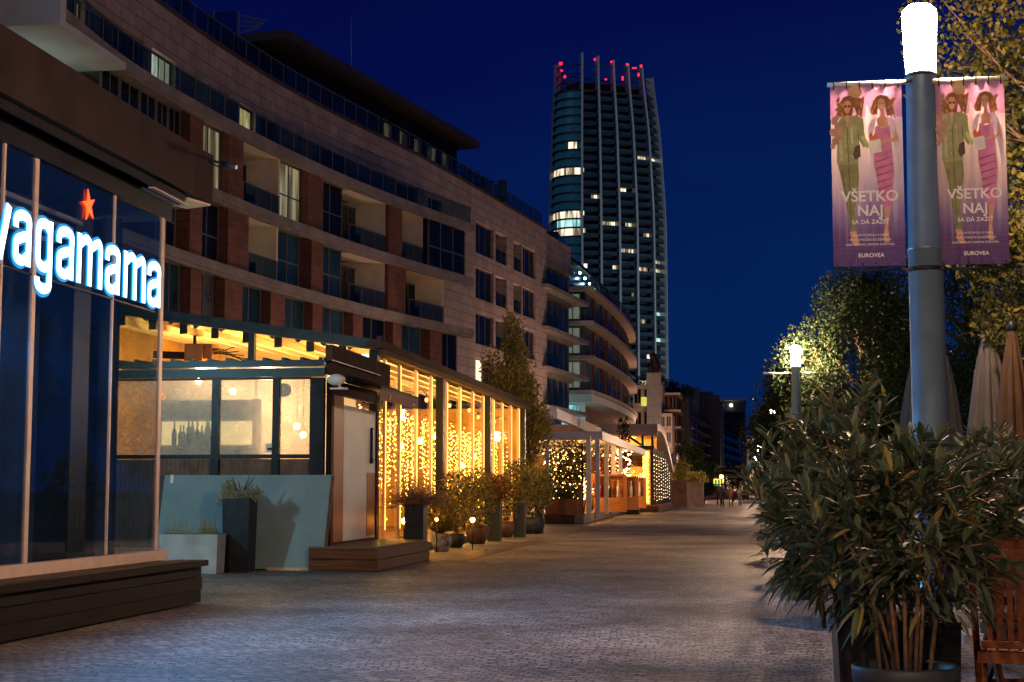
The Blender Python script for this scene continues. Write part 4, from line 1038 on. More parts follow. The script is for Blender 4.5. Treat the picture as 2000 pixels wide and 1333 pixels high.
for (z0,z1) in ((8.36,11.0),(11.56,14.05),(14.86,17.55),(18.36,20.4)):
    mb = MB(); bbox(mb,.32,.95,.7,5,z0,z1); mb.build('bay_glass', M['gteal'], AB)
    mb = MB()
    for t in (.32,.5,.66,.82,.95): bbox(mb,t-.008,t+.008,.6,.72,z0,z1)
    split_build(mb,'bay_mullion',M['wframe'], AB)
    mb = MB(); bbox(mb,.0,.3,4.4,5,z0,z1); mb.build('loggia_wall', M['brick'], AB)
    mb = MB(); bbox(mb,.0,.31,-.6,-.57,z0,z0+1.05); mb.build('glass_railing', M['rail'], AB)
mb = MB(); bbox(mb,.05,.72,.5,6,0,7.55); mb.build('bay_glass', M['gteal'], AB)
mb = MB(); bbox(mb,.72,1.6,1.5,6,0,7.7); split_build(mb,'lit_window',M['lcold'], AB)

# ------------------------------------------------------------------ SECOND BLOCK, convex brick front with glazed corner
B2 = T('apartment_building', 'rounded brick apartment block with glazed pale curtained corner below the tower', 'building', (-18,165,0))
Bc = curve([(146,-14.1),(150,-13.75),(157,-13.35),(165,-13.05),(173,-12.9),(181,-12.95),(190,-13.25),(200,-14.2)])
for z in (10.4,13.7,17.0,20.3):
    mb = MB(); cbox(mb, Bc, 144.0, 196, -8, 0.45 if z < 20 else .3, z, z+.36); mb.box(-26,-13.75,143.2,144.6,z+.003,z+.363); mb.build('floor_slab', mat('pale_slab',(.42,.34,.29),.7,noise=.15), B2)
mb = MB(); mb.box(-26,-13.9,143.6,146,9.6,10.38); cbox(mb,Bc,146,196,-3,.2,9.7,10.38); mb.build('canopy', M['soffit'], B2)
for i,(z0,z1) in enumerate(((10.9,13.7),(14.2,17.0),(17.5,20.3))):
    mb = MB(); mb.box(-22,-14.65,144.6,144.7,z0,z1); mb.m = 1
    for x in (-17.4,-16.6,-15.9,-15.2,-14.68): mb.box(x-.05,x+.05,144.5,144.598,z0,z1)
    split_build(mb,'corner_window',[[M['gcurt'],M['gcurt'],M['gteal']][i], M['wframe']], B2)
    mb = MB(); mb.box(-17.3+.5*i,-15.15,144.56,144.59,z0+.2,z1-.2); 
    mb.build('curtain', mat('lit_curtain',(.3,.4,.34),.8,emit=(.42,.52,.42),es=.16,nomis=True), B2)  # brightness of the curtain put in as a faint emission
    mb = MB(); cbox(mb,Bc,145.2,196,-1.6,-.7,z0,z1); mb.build('brick_wall', M['brick'], B2)
    y = 146.2; k = 0
    while y < 192:
        w = 3.0 if k % 2 else 2.0
        window(B2, Bc, y, y+w, z0+.05, z1-.1, -.62, M['gteal'] if k < 2 else (M['gcurt'] if (k*7+i*3) % 5 == 0 else M['gdark']), 2)
        if k % 2: rail(B2, Bc, y-.3, y+w+.3, -.1, z0)
        y += w+1.9+.25*k; k += 1
mb = MB(); cbox(mb,Bc,150,196,-3.2,-2.2,0,9.6); mb.build('base_wall', M['brick'], B2)
mb = MB(); mb.box(-20,-15.6,147.4,147.6,0,9.55); split_build(mb,'lit_window',M['lcold'], B2)
mb = MB()
for x in (-18.5,-17.5,-16.8,-15.9): mb.box(x,x+.12,147.2,147.38,0,9.5)
split_build(mb,'mullion',M['aluw'], B2)
mb = MB(); mb.box(-15.4,-14.9,146,146.5,0,9.6); mb.build('column', M['soffit'], B2)
mb = MB(); cbox(mb,Bc,146,194,-8,-2.6,20.8,23.6); mb.box(-26,-17,146.5,149,20.8,23.4); mb.build('roof_storey', M['gteal'], B2)
mb = MB(); cbox(mb,Bc,145.5,195,-9,-2.0,23.6,23.95); mb.build('roof_slab', M['darkroof'], B2)
rail(B2, Bc, 144.2, 195, .1, 20.8)
mb = MB()
for i in range(7): mb.ball(off(Bc,151+i*3.2,-2.2)+(23.1-.12*i,),.13,8,6)
split_build(mb,'roof_light',mat('tiny_cool_light',(.8,1,1),.4,emit=(.55,.95,1),es=14,nomis=True), B2)
mb = MB(); mb.box(-25,-17.5,146,153,24,26.5); mb.build('lift_housing', M['gteal'], B2)

# ------------------------------------------------------------------ FARTHER BLOCKS
def block(name,label,px0,px1,pyt,Y,depth,m,rowsn=0,colsn=0,g_='gdark',lit=(),slabm=None,zbase=0,xside=None,top=None):
    a = atY(px0,pyt,Y); b = atY(px1,pyt,Y)
    t = T(name,label,'building',((a.x+b.x)/2,Y,0))
    mb = MB(); mb.box(a.x,b.x,Y,Y+depth,zbase,a.z); mb.build('wall',m,t)
    H_ = a.z-3; 
    if rowsn:
        fh = H_/rowsn; cw = (b.x-a.x)/max(1,colsn)
        for r in range(rowsn):
            for c in range(colsn):
                x = a.x+cw*(c+.5); z = 3+fh*(r+.5)
                mb = MB(); mb.box(x-cw*.32,x+cw*.32,Y-.06,Y-.003,z-fh*.3,z+fh*.3)
                mb.m=1; mb.box(x-.06,x+.06,Y-.1,Y-.061,z-fh*.3,z+fh*.3)
                mb.build('window',[M[lit[0]] if (r,c) in lit[1:] else M[g_],M['wframe']],t)
    if slabm and rowsn:
        for r in range(rowsn+1):
            z = 3+H_/rowsn*r; mb = MB(); mb.box(a.x-.1,b.x+.5,Y-.4,Y+depth,z-.15,z+.15); mb.build('floor_slab',slabm,t)
            if depth > 20:
                mb = MB()
                yy = Y+2
                while yy < Y+depth-3 and r < rowsn: 
                    mb.box(b.x+.003,b.x+.06,yy,yy+3.2,z+.5,z+H_/rowsn-.4); yy += 5.5
                if r < rowsn: mb.build('side_window',M[g_],t)
    return t
B3 = block('apartment_building','pale stone building with one yellow lit window behind the pylon',1236,1293,752,205,20,M['stone'],4,3,'gdark',('gdark',),None)
a = atY(1252,776,204.8); b = atY(1264,793,204.8); mb = MB(); mb.box(a.x,b.x,204.7,204.9,b.z,a.z); split_build(mb,'lit_window',M['lyell'],B3)
mb = MB()
for px in (1246,1256,1266,1276,1286): q = atY(px,744,206); leafcloud(mb,q,1.0,1,.8,90,.4,.2)
mb.build('roof_planting',MATS['dark_leaf'],B3)
B4 = block('apartment_building','red brick building with white balcony edges right of the pylon',1290,1322,770,212,45,M['brick'],5,2,'gdark',(),mat('white_balcony',(.5,.45,.4),.7))
B4b = block('apartment_building','low pale stone building between the pylon and the red brick building',1288,1312,808,200,9,M['stone'],4,2,'gteal')
# long dark block with slanting roofs, receding
def longblock(name,label,p0,p1,Y0_,Y1_,m,nr,slabm,wm='gdark',litidx=(),nc=9):
    a = atY(p0[0],p0[1],Y0_); b = atY(p1[0],p1[1],Y1_)
    t = T(name,label,'building',((a.x+b.x)/2,(Y0_+Y1_)/2,0))
    P = [(a.x,Y0_),(b.x,Y1_),(b.x-25,Y1_),(a.x-25,Y0_)]
    zt = a.z; mb = MB(); mb.prism(P,0,zt); mb.build('wall',m,t)
    dx,dy = b.x-a.x,Y1_-Y0_; l = math.hypot(dx,dy); nx,ny = dy/l,-dx/l
    fh = (zt-4)/nr
    for r in range(nr+1):
        z = 4+fh*r; mb = MB(); mb.prism([(a.x+nx*.9,Y0_+ny*.9),(b.x+nx*.9,Y1_+ny*.9),(b.x,Y1_),(a.x,Y0_)],z-.18,z+.12); mb.build('floor_slab',slabm,t)
        if r == nr: break
        for c in range(nc):
            t0 = (c+.2)/nc; t1 = (c+.75)/nc; z0,z1 = z+.5,z+fh-.5
            mb = MB(); mb.hexa([(a.x+dx*t0+nx*.0,Y0_+dy*t0,z0),(a.x+dx*t0+nx*.15,Y0_+dy*t0+ny*.15,z0),(a.x+dx*t1+nx*.15,Y0_+dy*t1+ny*.15,z0),(a.x+dx*t1,Y0_+dy*t1,z0)],[(a.x+dx*t0+nx*.0,Y0_+dy*t0,z1),(a.x+dx*t0+nx*.15,Y0_+dy*t0+ny*.15,z1),(a.x+dx*t1+nx*.15,Y0_+dy*t1+ny*.15,z1),(a.x+dx*t1,Y0_+dy*t1,z1)])
            mb.build('window',M['lcold'] if (r,c) in litidx else M[wm],t)
    return t
wb = MATS['white_balcony']
L1 = longblock('apartment_building','dark brick apartment row with pale balcony edges beyond the restaurant',(1338,812),(1388,822),235,290,M['brick'],5,M['slab'],litidx=((3,6),),nc=7)
L2 = longblock('apartment_building','farther brick apartment row just left of the glass topped tower block',(1389,832),(1444,846),292,372,M['brick'],5,M['slab'],nc=9)
L3 = T('penthouse_storeys','stepped dark penthouse storeys with teal glass above the far brick row','building',(-20,270,0))
for (px0,px1,pyt,pyb,Y) in ((1300,1345,762,835,225),(1335,1365,757,800,262),(1345,1405,772,845,280),(1366,1392,765,800,285),(1392,1412,788,850,300)):
    a = atY(px0,pyb,Y); b = atY(px1,pyt,Y); mb = MB(); mb.box(a.x,b.x,Y,Y+14,a.z-6,b.z); mb.build('storey',M['gteal'] if px0 in (1335,1366,1392) else M['darkroof'],L3)
mb = MB()
for px in range(1292,1345,7): q = atY(px,752+int((px-1292)*.35),223); leafcloud(mb,q,1.4,1,1.1,90,.5,.25)
mb.build('roof_planting',MATS['dark_leaf'],L3)
B6 = block('tower_block','slim tall block with teal glazed top storeys at the far end of the street',1402,1456,779,380,16,mat('blue_grey_render',(.20,.24,.25),.8,noise=.1),0,0)
for i,(x0,x1,y0,y1,g_) in enumerate(((1414,1434,787,805,'gcurt'),(1436,1453,787,805,'gteal'),(1414,1434,807,826,'gdark'),(1436,1453,807,826,'gdark'),(1414,1434,829,850,'gdark'),(1436,1453,829,850,'gdark'))):
    a = atY(x0,y1,379.6); b = atY(x1,y0,379.6); mb = MB(); mb.box(a.x,b.x,379.6,379.9,a.z,b.z); mb.build('window',M[g_],B6)
a = atY(1398,783,379); b = atY(1458,778,379); mb = MB(); mb.box(a.x,b.x,379,396,a.z,b.z); mb.build('roof',M['soffit'],B6)
a = atY(1428,792,379.4); mb = MB(); mb.ball(a,.35,8,6); mb.build('ceiling_light',mat('tiny_warm_light',(1,.9,.7),.4,emit=(1,.8,.5),es=10,nomis=True),B6)
# classical pale building right of the street end
CB = T('theatre_building','small floodlit classical building with columns at the far street end','building',(10,300,0))
a = atY(1459,912,300); b = atY(1500,862,300); mb = MB(); mb.box(a.x,b.x,300,312,0,b.z); mb.build('wall',M['cream'],CB)
mb = MB(); a2 = atY(1456,862,298.5); b2 = atY(1504,853,298.5); mb.box(a2.x,b2.x,298.5,313,a2.z,b2.z); a3 = atY(1466,853,300); b3 = atY(1490,846,300); mb.box(a3.x,b3.x,300,310,a3.z,b3.z); mb.build('cornice',M['stone'],CB)
for px in range(1463,1500,6):
    q = atY(px,862,299.2); mb = MB(); mb.tube([(q.x,299.2,0),(q.x,299.2,q.z)],.16,8); mb.build('column',M['cream'],CB)
plight('facade_light',(3.5,296,2),900,(1,.62,.35),.5)
# low dark street-end pavilion with lit windows
SE = T('low_pavilion','low pavilion with lit windows and flat roof across the street end','pavilion',(-8,230,0))
a = atY(1400,945,230); b = atY(1462,915,230); mb = MB(); mb.box(a.x,b.x,230,240,0,b.z); mb.build('wall',M['darkroof'],SE)
mb = MB(); mb.box(a.x-1,b.x+1,228.5,241,b.z,b.z+.4); mb.build('roof',M['concrete'],SE)
for i in range(5):
    x = a.x+.5+i*(b.x-a.x)/5; mb = MB(); mb.box(x,x+.55,229.9,229.97,1.2,3.4); split_build(mb,'lit_window',M['lwarm'],SE)

def spot(name, loc, tgt, e, ang, col, r=1.0):
    l=bpy.data.lights.new(name,'SPOT'); l.energy=e; l.color=col; l.shadow_soft_size=r; l.spot_size=rad(ang); l.spot_blend=.4
    o=bpy.data.objects.new(name,l); C.objects.link(o); o.location=loc
    o.rotation_euler=(Vector(tgt)-Vector(loc)).to_track_quat('-Z','Y').to_euler(); return o
spot('tower_fill',(110,470,3),(-40,575,80),270000,90,(.85,.95,1),3)  # unseen spot added to brighten the tower fins
# ------------------------------------------------------------------ SKYSCRAPER
TY = 560.0
tw_ = T('skyscraper','very tall rounded skyscraper with white vertical fins and red roof lights','tower',(-46,TY+14,0))
segs = [(17.5,rad(-90),rad(20)),(31,rad(20),rad(40)),(12,rad(40),rad(90))]
half = [(0.0,0.0,rad(-90))]; x = y = 0.0; s_ = 0
step = .6
for L_,t0,t1 in segs:
    n = int(L_/step)
    for i in range(n):
        th = t0+(t1-t0)*(i+.5)/n; x += math.cos(th)*L_/n; y += math.sin(th)*L_/n; half.append((x,y,t0+(t1-t0)*(i+1)/n))
hx,hy = half[-1][0],half[-1][1]
plan = half[:-1]+[(hx-px_,hy-py_,th+PI) for px_,py_,th in half[:-1]]
cxp,cyp = hx/2,hy/2
wid = hx
pxl = atY(1076,440,TY); pxr = atY(1297,440,TY); realw = pxr.x-pxl.x; k0 = realw/wid*.955
tcx = (pxl.x+pxr.x)/2
def sc(z):
    tab = [(0,1.0),(100,1.0),(atY(1187,330,TY).z,.965),(atY(1187,250,TY).z,.93),(atY(1187,125,TY).z,.84),(400,.68)]
    return curve(tab)(z)
tcy = TY+8; TPV = atY(1141,440,TY).x
def TP(i, z, o_=0.0):
    px_,py_,th = plan[i % len(plan)]; s = sc(z)*k0
    return (TPV+(tcx+(px_-cxp)*k0-TPV)*sc(z)+math.sin(th)*o_, tcy+(py_-cyp)*s-math.cos(th)*o_, z)
NP = len(plan)
topz = atY(1187,183,TY).z; FH = 3.27
nfl = int(topz/FH)
def ring(mb, z0, z1, o_):
    a = [TP(i,z0,o_) for i in range(NP)]; b = [TP(i,z1,o_) for i in range(NP)]
    mb.add(a+b,[(i,(i+1)%NP,NP+(i+1)%NP,NP+i) for i in range(NP)]+[tuple(range(NP,2*NP)),tuple(range(NP-1,-1,-1))])
zs = [topz-FH*i for i in range(44)]
twg = lit_mat('tower_glass',(.000,.0035,.010),(.003,.018,.032),1.0,.12,.12)
twg2 = mat('tower_dark_glass',(.012,.04,.055),.2,spec=.6,noise=.6,nscale=.12)
i1 = next(i for i,p in enumerate(plan) if p[2] > rad(18))
def ringpart(mb, ia, ib, z0, z1, o_):
    idx = list(range(ia,ib+1)); a = [TP(i,z0,o_) for i in idx]; b = [TP(i,z1,o_) for i in idx]; n = len(idx)
    mb.add(a+b,[(i,i+1,n+i+1,n+i) for i in range(n-1)])
mb = MB()
for z in zs: ring(mb, z-.28, z+.28, .9)
mb.build('floor_slabs', mat('tower_slab',(.05,.048,.05),.7), tw_)
mb = MB()
for z in zs: ringpart(mb, i1, NP-1, z-FH+.3, z-.3, -1.6)
mb.build('recessed_glass', twg2, tw_)
mb = MB()
for z in zs: ringpart(mb, 0, i1, z-FH+.3, z-.3, -.1)
mb.build('rounded_glass', mat('tower_sheen_glass',(.02,.09,.13),.25,spec=1,noise=.5,nscale=.4,emit=(.005,.035,.055),es=.35), tw_)  # sky reflection painted in as lighter, faintly glowing teal
mb = MB()
for z in zs: ringpart(mb, i1, NP-1, z-FH+.3, z-FH+1.3, .8)
mb.build('balustrade', mat('tower_rail_glass',(.03,.08,.10),.3,spec=.4,noise=.4,nscale=.2), tw_)
mb = MB(); ring(mb, topz-44*FH, topz-44*FH+.5, 0); 
fin_s = [0, i1]; per = int(8.2/step)
while fin_s[-1]+per < len(half)-1: fin_s.append(fin_s[-1]+per)
fins = fin_s+[f+len(half)-1 for f in fin_s[1:]]
ftop = {0:atY(1095,120,TY).z}
finp = mat('white_fin',(.48,.50,.49),.6,noise=.1,nscale=.1)
for k,f in enumerate(fins):
    zt = atY(1187,[122,111,115,120,124,127,140,150][min(k,7)] if k < 8 else 145,TY).z
    mb = MB(); zl = [2+ (zt-2)*j/24 for j in range(25)]
    vs = []
    for z in zl:
        p = TP(f,z,-1.2); q = TP(f,z,1.7); th = plan[f%NP][2]; tx_,ty_ = math.cos(th)*.38,math.sin(th)*.38
        vs += [(p[0]-tx_,p[1]-ty_,z),(p[0]+tx_,p[1]+ty_,z),(q[0]+tx_,q[1]+ty_,z),(q[0]-tx_,q[1]-ty_,z)]
    fs = [(4*j+a_,4*j+(a_+1)%4,4*j+4+(a_+1)%4,4*j+4+a_) for j in range(24) for a_ in range(4)]+[(96,97,98,99)]
    mb.add(vs,fs); mb.build('fin',finp,tw_)
for j,zz in enumerate((atY(1187,133,TY).z,atY(1187,150,TY).z,atY(1187,167,TY).z)):
    mb = MB(); pts = [TP(i,zz,.2) for i in range(0,NP+1,2)]; mb.tube(pts,.22,5,False); mb.build('crown_ring',MATS['tower_slab'],tw_)
mb = MB(); ia = [TP(i,0,0) for i in range(NP)]
s2_ = .72; mb.prism([(TPV+(tcx+(p[0]-cxp)*k0*.82-TPV)*sc(topz),tcy+(p[1]-cyp)*k0*s2_*sc(topz)*.9) for p in plan],topz,topz+4.2); mb.build('plant_room',MATS['tower_slab'],tw_)
redm = mat('red_beacon',(1,.1,.1),.4,emit=(1,.015,.04),es=1.5,nomis=True)
for (px,py,w,h) in ((1095,124,9,7),(1097,138,6,4),(1103,149,6,9),(1162,116,6,5),(1183,155,6,3),(1194,121,5,4),(1216,153,5,10),(1225,126,6,5),(1252,129,6,6),(1247,146,5,8),(1239,133,12,3),(1092,336,7,4)):
    q = atY(px,py,TY-4 if px > 1092 else TY-6); q = atY(px,py,TY+6); q=atY(px,py,TY-3)
    mb = MB(); mb.box(q.x-w*.07,q.x+w*.07,q.y,q.y+.6,q.z-h*.07,q.z+h*.07); mb.build('red_light',redm,tw_)
tl1 = lit_mat('tower_room',(.10,.07,.035),(1,.86,.62),1.1,.7,.05)
tl2 = lit_mat('tower_room_cool',(.05,.22,.22),(.6,1,.95),.9,.7,.05)
def litcell(px,py,w,cool=False):
    q = atY(px,py,TY)
    fl_ = round((topz-q.z)/FH-.5); z1 = topz-FH*fl_-.27; z0 = z1-FH+.54
    # nearest plan range whose picture position matches
    best = []
    for i in range(0,len(half)):
        P = TP(i,(z0+z1)/2,-.0 if i < i1 else -1.4); v = Vector(P)-Vector((0,0,EYE))
        dd = v.dot(Vector((-sY*cP,cY*cP,sP))); X_ = 1000+v.dot(Vector((cY,sY,0)))/dd*FPX
        if px-w/2 <= X_ <= px+w/2: best.append(i)
    if len(best) < 2: return
    mb = MB(); ringpart(mb,best[0],best[-1],z0,z1,.05 if best[0] < i1 else -1.45); split_build(mb,'lit_window',tl2 if cool else tl1,tw_)
for c in ((1110,344,58),(1110,427,60),(1112,459,60),(1257,303,26),(1276,310,22),(1190,447,26),(1225,497,26),(1283,504,22),(1255,531,20),(1135,522,22),(1280,520,18),(1256,625,12),(1258,745,18)): litcell(*c)
for c in ((1118,295,20),(1215,380,16),(1150,560,20),(1228,440,14),(1195,610,16),(1240,575,16),(1270,690,14),(1215,700,16),(1160,395,14),(1205,520,18),(1262,455,14)): litcell(*c)
litcell(1286,612,26,True); litcell(1287,659,26,True); litcell(1112,443,50,True)
# ------------------------------------------------------------------ STREET LAMPS
lampglow = mat('lamp_glow',(1,.9,.75),.4,emit=LAMPCOL,es=LAMP)
pole_m = mat('blue_grey_pole',(.17,.27,.36),.33,.35,noise=.12,nscale=5,spec=.6)
LXX = 1.31
def street_lamp(label):
    t = T('street_lamp',label,'street lamp',(LXX,11,0),'street lamps along the promenade')
    mb = MB(); mb.lathe((LXX,11,0),[(.16,0),(.16,.03),(.122,.06),(.121,2.9),(.123,2.901),(.123,2.915),(.119,2.92),(.106,4.15),(.106,4.18)],32); mb.build('pole',pole_m,t)
    mb = MB(); mb.lathe((LXX,11,4.18),[(.001,0),(.104,.001),(.104,.03),(.122,.40),(.122,.46),(.085,.50),(.001,.515)],24); mb.build('lamp_head',lampglow,t)
    mb = MB(); mb.lathe((LXX,11,4.155),[(.106,0),(.112,.004),(.112,.024),(.106,.028)],32); mb.build('collar',M['graphite'],t)
    return t
lamp0 = street_lamp('tall blue grey street lamp carrying two purple banners in the foreground')
lamp2 = copytree(lamp0,(LXX,37,0),'lit street lamp with bare side arm in front of the dark round tree')
WL[lamp2.name] = Vector((LXX,37,0))
mb = MB(); mb.tube([(LXX-.12,37,4.02),(LXX-.78,37,4.03)],.022,6); mb.tube([(LXX+.12,37,4.02),(LXX+.7,37,4.03)],.018,6)
_o = mb.build('banner_arm',M['aluw'],lamp2)
for i,(x,y) in enumerate(((-3.2,-4.5),(LXX+.9,-3.2),(LXX,63),(LXX,89),(LXX,118),(LXX,150))):  # the pair behind the viewer is added to brighten the foreground
    copytree(lamp0,(x,y,0),['unseen street lamp added behind the viewer, left side','unseen street lamp added behind the viewer, right side','third street lamp hidden by the trees','fourth street lamp hidden by the trees','fifth street lamp far down the promenade','farthest street lamp of the promenade'][i])
# small warm lamp far down the street
t = T('garden_lamp','small warm lamp on thin post far down the middle of the street','lamp post',(-2.0,140,0))
q = atY(1409,931,140); mb = MB(); mb.tube([(q.x,140,0),(q.x,140,q.z-.1)],.05,6); mb.build('pole',M['black'],t)
mb = MB(); mb.ball(q,.17,10,8); mb.build('lamp_head',mat('small_lamp_glow',(1,.7,.4),.4,emit=(1,.40,.12),es=40),t)
sg = T('fast_food_sign','small green and yellow lit sign with letter m far down the street','sign',(-2.5,142,0))
a = atY(1396,950,142); b = atY(1406,934,142)
mb = MB(); mb.box(a.x,b.x,142,142.1,a.z,b.z); mb.build('panel',mat('sign_green',(.02,.2,.08),.4,emit=(.01,.12,.05),es=.7,nomis=True),sg)
mb = MB(); text_to(mb,'m',1.0,((a.x+b.x)/2,141.98,a.z+.22),(1,0,0),(0,0,1)); mb.build('letter',mat('sign_yellow',(1,.7,.05),.4,emit=(1,.60,.04),es=1.4,nomis=True),sg)
mb = MB(); mb.tube([((a.x+b.x)/2,142.05,0),((a.x+b.x)/2,142.05,a.z)],.06,6); mb.build('pole',M['black'],sg)

# ------------------------------------------------------------------ BANNERS
BY = 10.93
def banner(x0,x1,zt,zb,label,dark=False):
    t = T('advertising_banner',label,'banner',((x0+x1)/2,BY,zb))
    w = x1-x0; h = zt-zb
    m = bpy.data.materials.new('banner_print'); m.use_nodes = True; n = m.node_tree; b = n.nodes['Principled BSDF']; b.inputs['Roughness'].default_value = .55
    tcn = n.nodes.new('ShaderNodeTexCoord'); s_ = n.nodes.new('ShaderNodeSeparateXYZ'); r = n.nodes.new('ShaderNodeValToRGB')
    nz = n.nodes.new('ShaderNodeTexNoise'); nz.inputs['Scale'].default_value = 2.6; nz.inputs['Detail'].default_value = 2
    ad = n.nodes.new('ShaderNodeMath'); ad.operation = 'MULTIPLY_ADD'; ad.inputs[1].default_value = .35
    n.links.new(tcn.outputs['Generated'], s_.inputs[0]); n.links.new(tcn.outputs['Generated'], nz.inputs['Vector'])
    n.links.new(nz.outputs['Fac'], ad.inputs[0]); n.links.new(s_.outputs['Z'], ad.inputs[2]); n.links.new(ad.outputs[0], r.inputs[0])
    e = r.color_ramp.elements; e[0].position = .12; e[0].color = (.09,.04,.20,1); e[1].position = 1.15; e[1].color = (.5,.25,.45,1)
    for p_,c_ in ((.30,(.13,.05,.22,1)),(.45,(.30,.20,.42,1)),(.62,(.72,.56,.62,1)),(.85,(.92,.80,.74,1)),(1.02,(.75,.50,.66,1))):
        q_ = e.new(min(p_,.999)); q_.color = c_
    n.links.new(r.outputs[0], b.inputs['Base Color'])
    tlb = n.nodes.new('ShaderNodeBsdfTranslucent'); n.links.new(r.outputs[0], tlb.inputs[0]); mxb = n.nodes.new('ShaderNodeMixShader'); mxb.inputs[0].default_value = .3
    n.links.new(b.outputs[0], mxb.inputs[1]); n.links.new(tlb.outputs[0], mxb.inputs[2]); n.links.new(mxb.outputs[0], n.nodes['Material Output'].inputs[0])
    amp = .0022 if dark else .0010
    wv = lambda u: amp*math.sin(u*19)+amp*.6*math.sin(u*41+1)
    mb = MB(); N = 40
    for i in range(N):
        u0,u1 = i/N,(i+1)/N
        mb.add([(x0+w*u0,BY+wv(u0),zb),(x0+w*u1,BY+wv(u1),zb),(x0+w*u1,BY+wv(u1),zt),(x0+w*u0,BY+wv(u0),zt)],[(0,1,2,3)],True)
    mb.build('cloth',m,t)
    def poly(mb,pts,L):       # pts in photo-banner units (0..430 wide, 0..1010 high from the top), finely sliced so it follows the folds
        P = [(p[0]/430,1-p[1]/1010) for p in pts]
        c = (sum(p[0] for p in P)/len(P), sum(p[1] for p in P)/len(P))
        n_ = len(P); mb.add([(x0+w*u,BY+wv(u)-.004-.0012*L,zb+h*v) for u,v in P],[tuple(range(n_))])
    def img(name,mt,L,*polys):
        mb = MB()
        for k_,p in enumerate(polys): poly(mb,p,L+.12*k_)
        o = mb.build(name,mt,t); return o
    pm = lambda nm,c: mat('print_'+nm,tuple(min(.9,q*1.35) for q in c),.6,noise=.18,nscale=14)
    img('balloon',pm('balloon',(.55,.36,.20)),1.5,[(150+44*math.cos(a*.5),38+38*math.sin(a*.5)) for a in range(12)],[(425+28*math.cos(a*.5),440+60*math.sin(a*.5)) for a in range(5,8)])
    olive = pm('olive',(.23,.24,.11)); pink = pm('pink',(.55,.20,.36)); skin = pm('skin',(.58,.32,.20)); hair = pm('hair',(.26,.11,.045))
    # woman in olive suit
    img('hair',hair,2,[(60,90),(80,65),(115,58),(150,72),(190,75),(200,120),(188,170),(160,168),(140,120),(130,170),(60,175),(38,170),(45,120)])
    img('face',skin,3,[(82,92),(100,84),(120,92),(124,120),(112,150),(100,160),(86,148),(78,118)],[(70,178),(100,166),(112,172),(100,230),(88,226)],[(100,820),(140,815),(156,885),(140,900),(112,884)])
    img('sunglasses',pm('glasses',(.12,.05,.03)),4,[(80,112),(98,110),(98,124),(84,126)],[(103,110),(122,112),(120,126),(106,124)])
    img('olive_trousers',olive,2.4,[(38,440),(160,440),(164,520),(150,620),(132,700),(142,810),(106,822),(92,720),(70,590)])
    img('olive_jacket',pm('olive_light',(.30,.32,.15)),3.2,[(60,180),(88,172),(98,250),(112,172),(160,170),(196,190),(200,262),(214,330),(196,356),(160,300),(164,400),(160,440),(38,445),(30,430),(36,330),(20,300),(26,230)])
    img('jacket_seam',pm('seam',(.10,.11,.05)),4,[(96,232),(100,232),(104,440),(99,440)],[(160,250),(164,250),(168,330),(162,330)])
    img('flowers',pm('flowers',(.40,.24,.17)),4.5,*[[(x_+r_*math.cos(a*.9),y_+r_*math.sin(a*.9)) for a in range(7)] for x_,y_,r_ in ((20,200,22),(45,235,26),(14,262,24),(50,285,24),(24,312,22),(60,252,16),(10,340,16),(38,180,14))])
    img('green_clutch',pm('clutch',(.42,.50,.20)),4.6,[(176,290),(196,280),(232,345),(214,358)])
    img('dark_bag',pm('darkbag',(.10,.07,.05)),4.4,[(140,350),(172,330),(176,400),(144,420),(130,390)])
    # woman in pink dress
    img('hair',hair,2.1,[(252,110),(275,70),(310,58),(345,68),(372,110),(380,160),(340,170),(325,100),(290,100),(280,170),(246,168),(240,140)])
    img('face',skin,3.1,[(288,88),(306,78),(326,88),(330,120),(318,146),(304,154),(290,144),(284,116)],[(276,196),(298,178),(302,150),(318,150),(322,178),(342,192),(336,238),(284,244)],[(318,640),(348,636),(346,690),(330,800),(338,880),(310,884),(300,860),(312,780),(310,700)],[(385,235),(402,300),(404,322),(360,326),(356,310),(378,300)])
    random.seed(5)
    img('curls',pm('curl',(.34,.15,.06)),2.6,*[[(x_+rr*math.cos(q*.9+k_),y_+rr*.8*math.sin(q*.9+k_)) for q in range(7)] for k_,(x_,y_,rr) in enumerate([(random.choice((random.uniform(40,78),random.uniform(140,200))),random.uniform(70,175),random.uniform(7,13)) for _ in range(22)]+[(random.choice((random.uniform(244,276),random.uniform(338,386))),random.uniform(75,175),random.uniform(7,13)) for _ in range(22)])])
    img('light_hair',pm('light_curl',(.55,.28,.10)),2.8,*[[(x_+5*math.cos(q*.9),y_+12*math.sin(q*.9)) for q in range(7)] for x_,y_ in [(random.choice((random.uniform(45,75),random.uniform(145,190),random.uniform(250,276),random.uniform(340,375))),random.uniform(80,165)) for _ in range(22)]])
    img('eyes',pm('eyes',(.08,.04,.03)),4,[(292,108),(301,106),(301,111),(292,112)],[(312,106),(322,108),(321,112),(312,111)])
    img('jacket_light',pm('jacket_hl',(.42,.43,.24)),3.6,[(44,230),(60,220),(70,420),(50,425)],[(118,240),(128,230),(132,330),(122,330)])
    img('buttons',pm('button',(.6,.55,.4)),4.2,*[[(x_+4*math.cos(q*.9),y_+4*math.sin(q*.9)) for q in range(7)] for x_,y_ in ((88,290),(122,290),(88,345),(122,345),(88,398),(122,398))])
    img('trouser_fold',pm('olive_dk',(.12,.13,.06)),3.0,[(100,455),(106,455),(112,800),(106,800)],[(60,480),(66,480),(92,700),(88,700)])
    img('floor_boards',pm('boards',(.16,.09,.26)),.4,*[[(5,940-26*i),(425,930-26*i),(425,932-26*i),(5,942-26*i)] for i in range(7)],[(130,1005),(170,760),(172,760),(134,1005)],[(330,1005),(290,760),(292,760),(334,1005)])
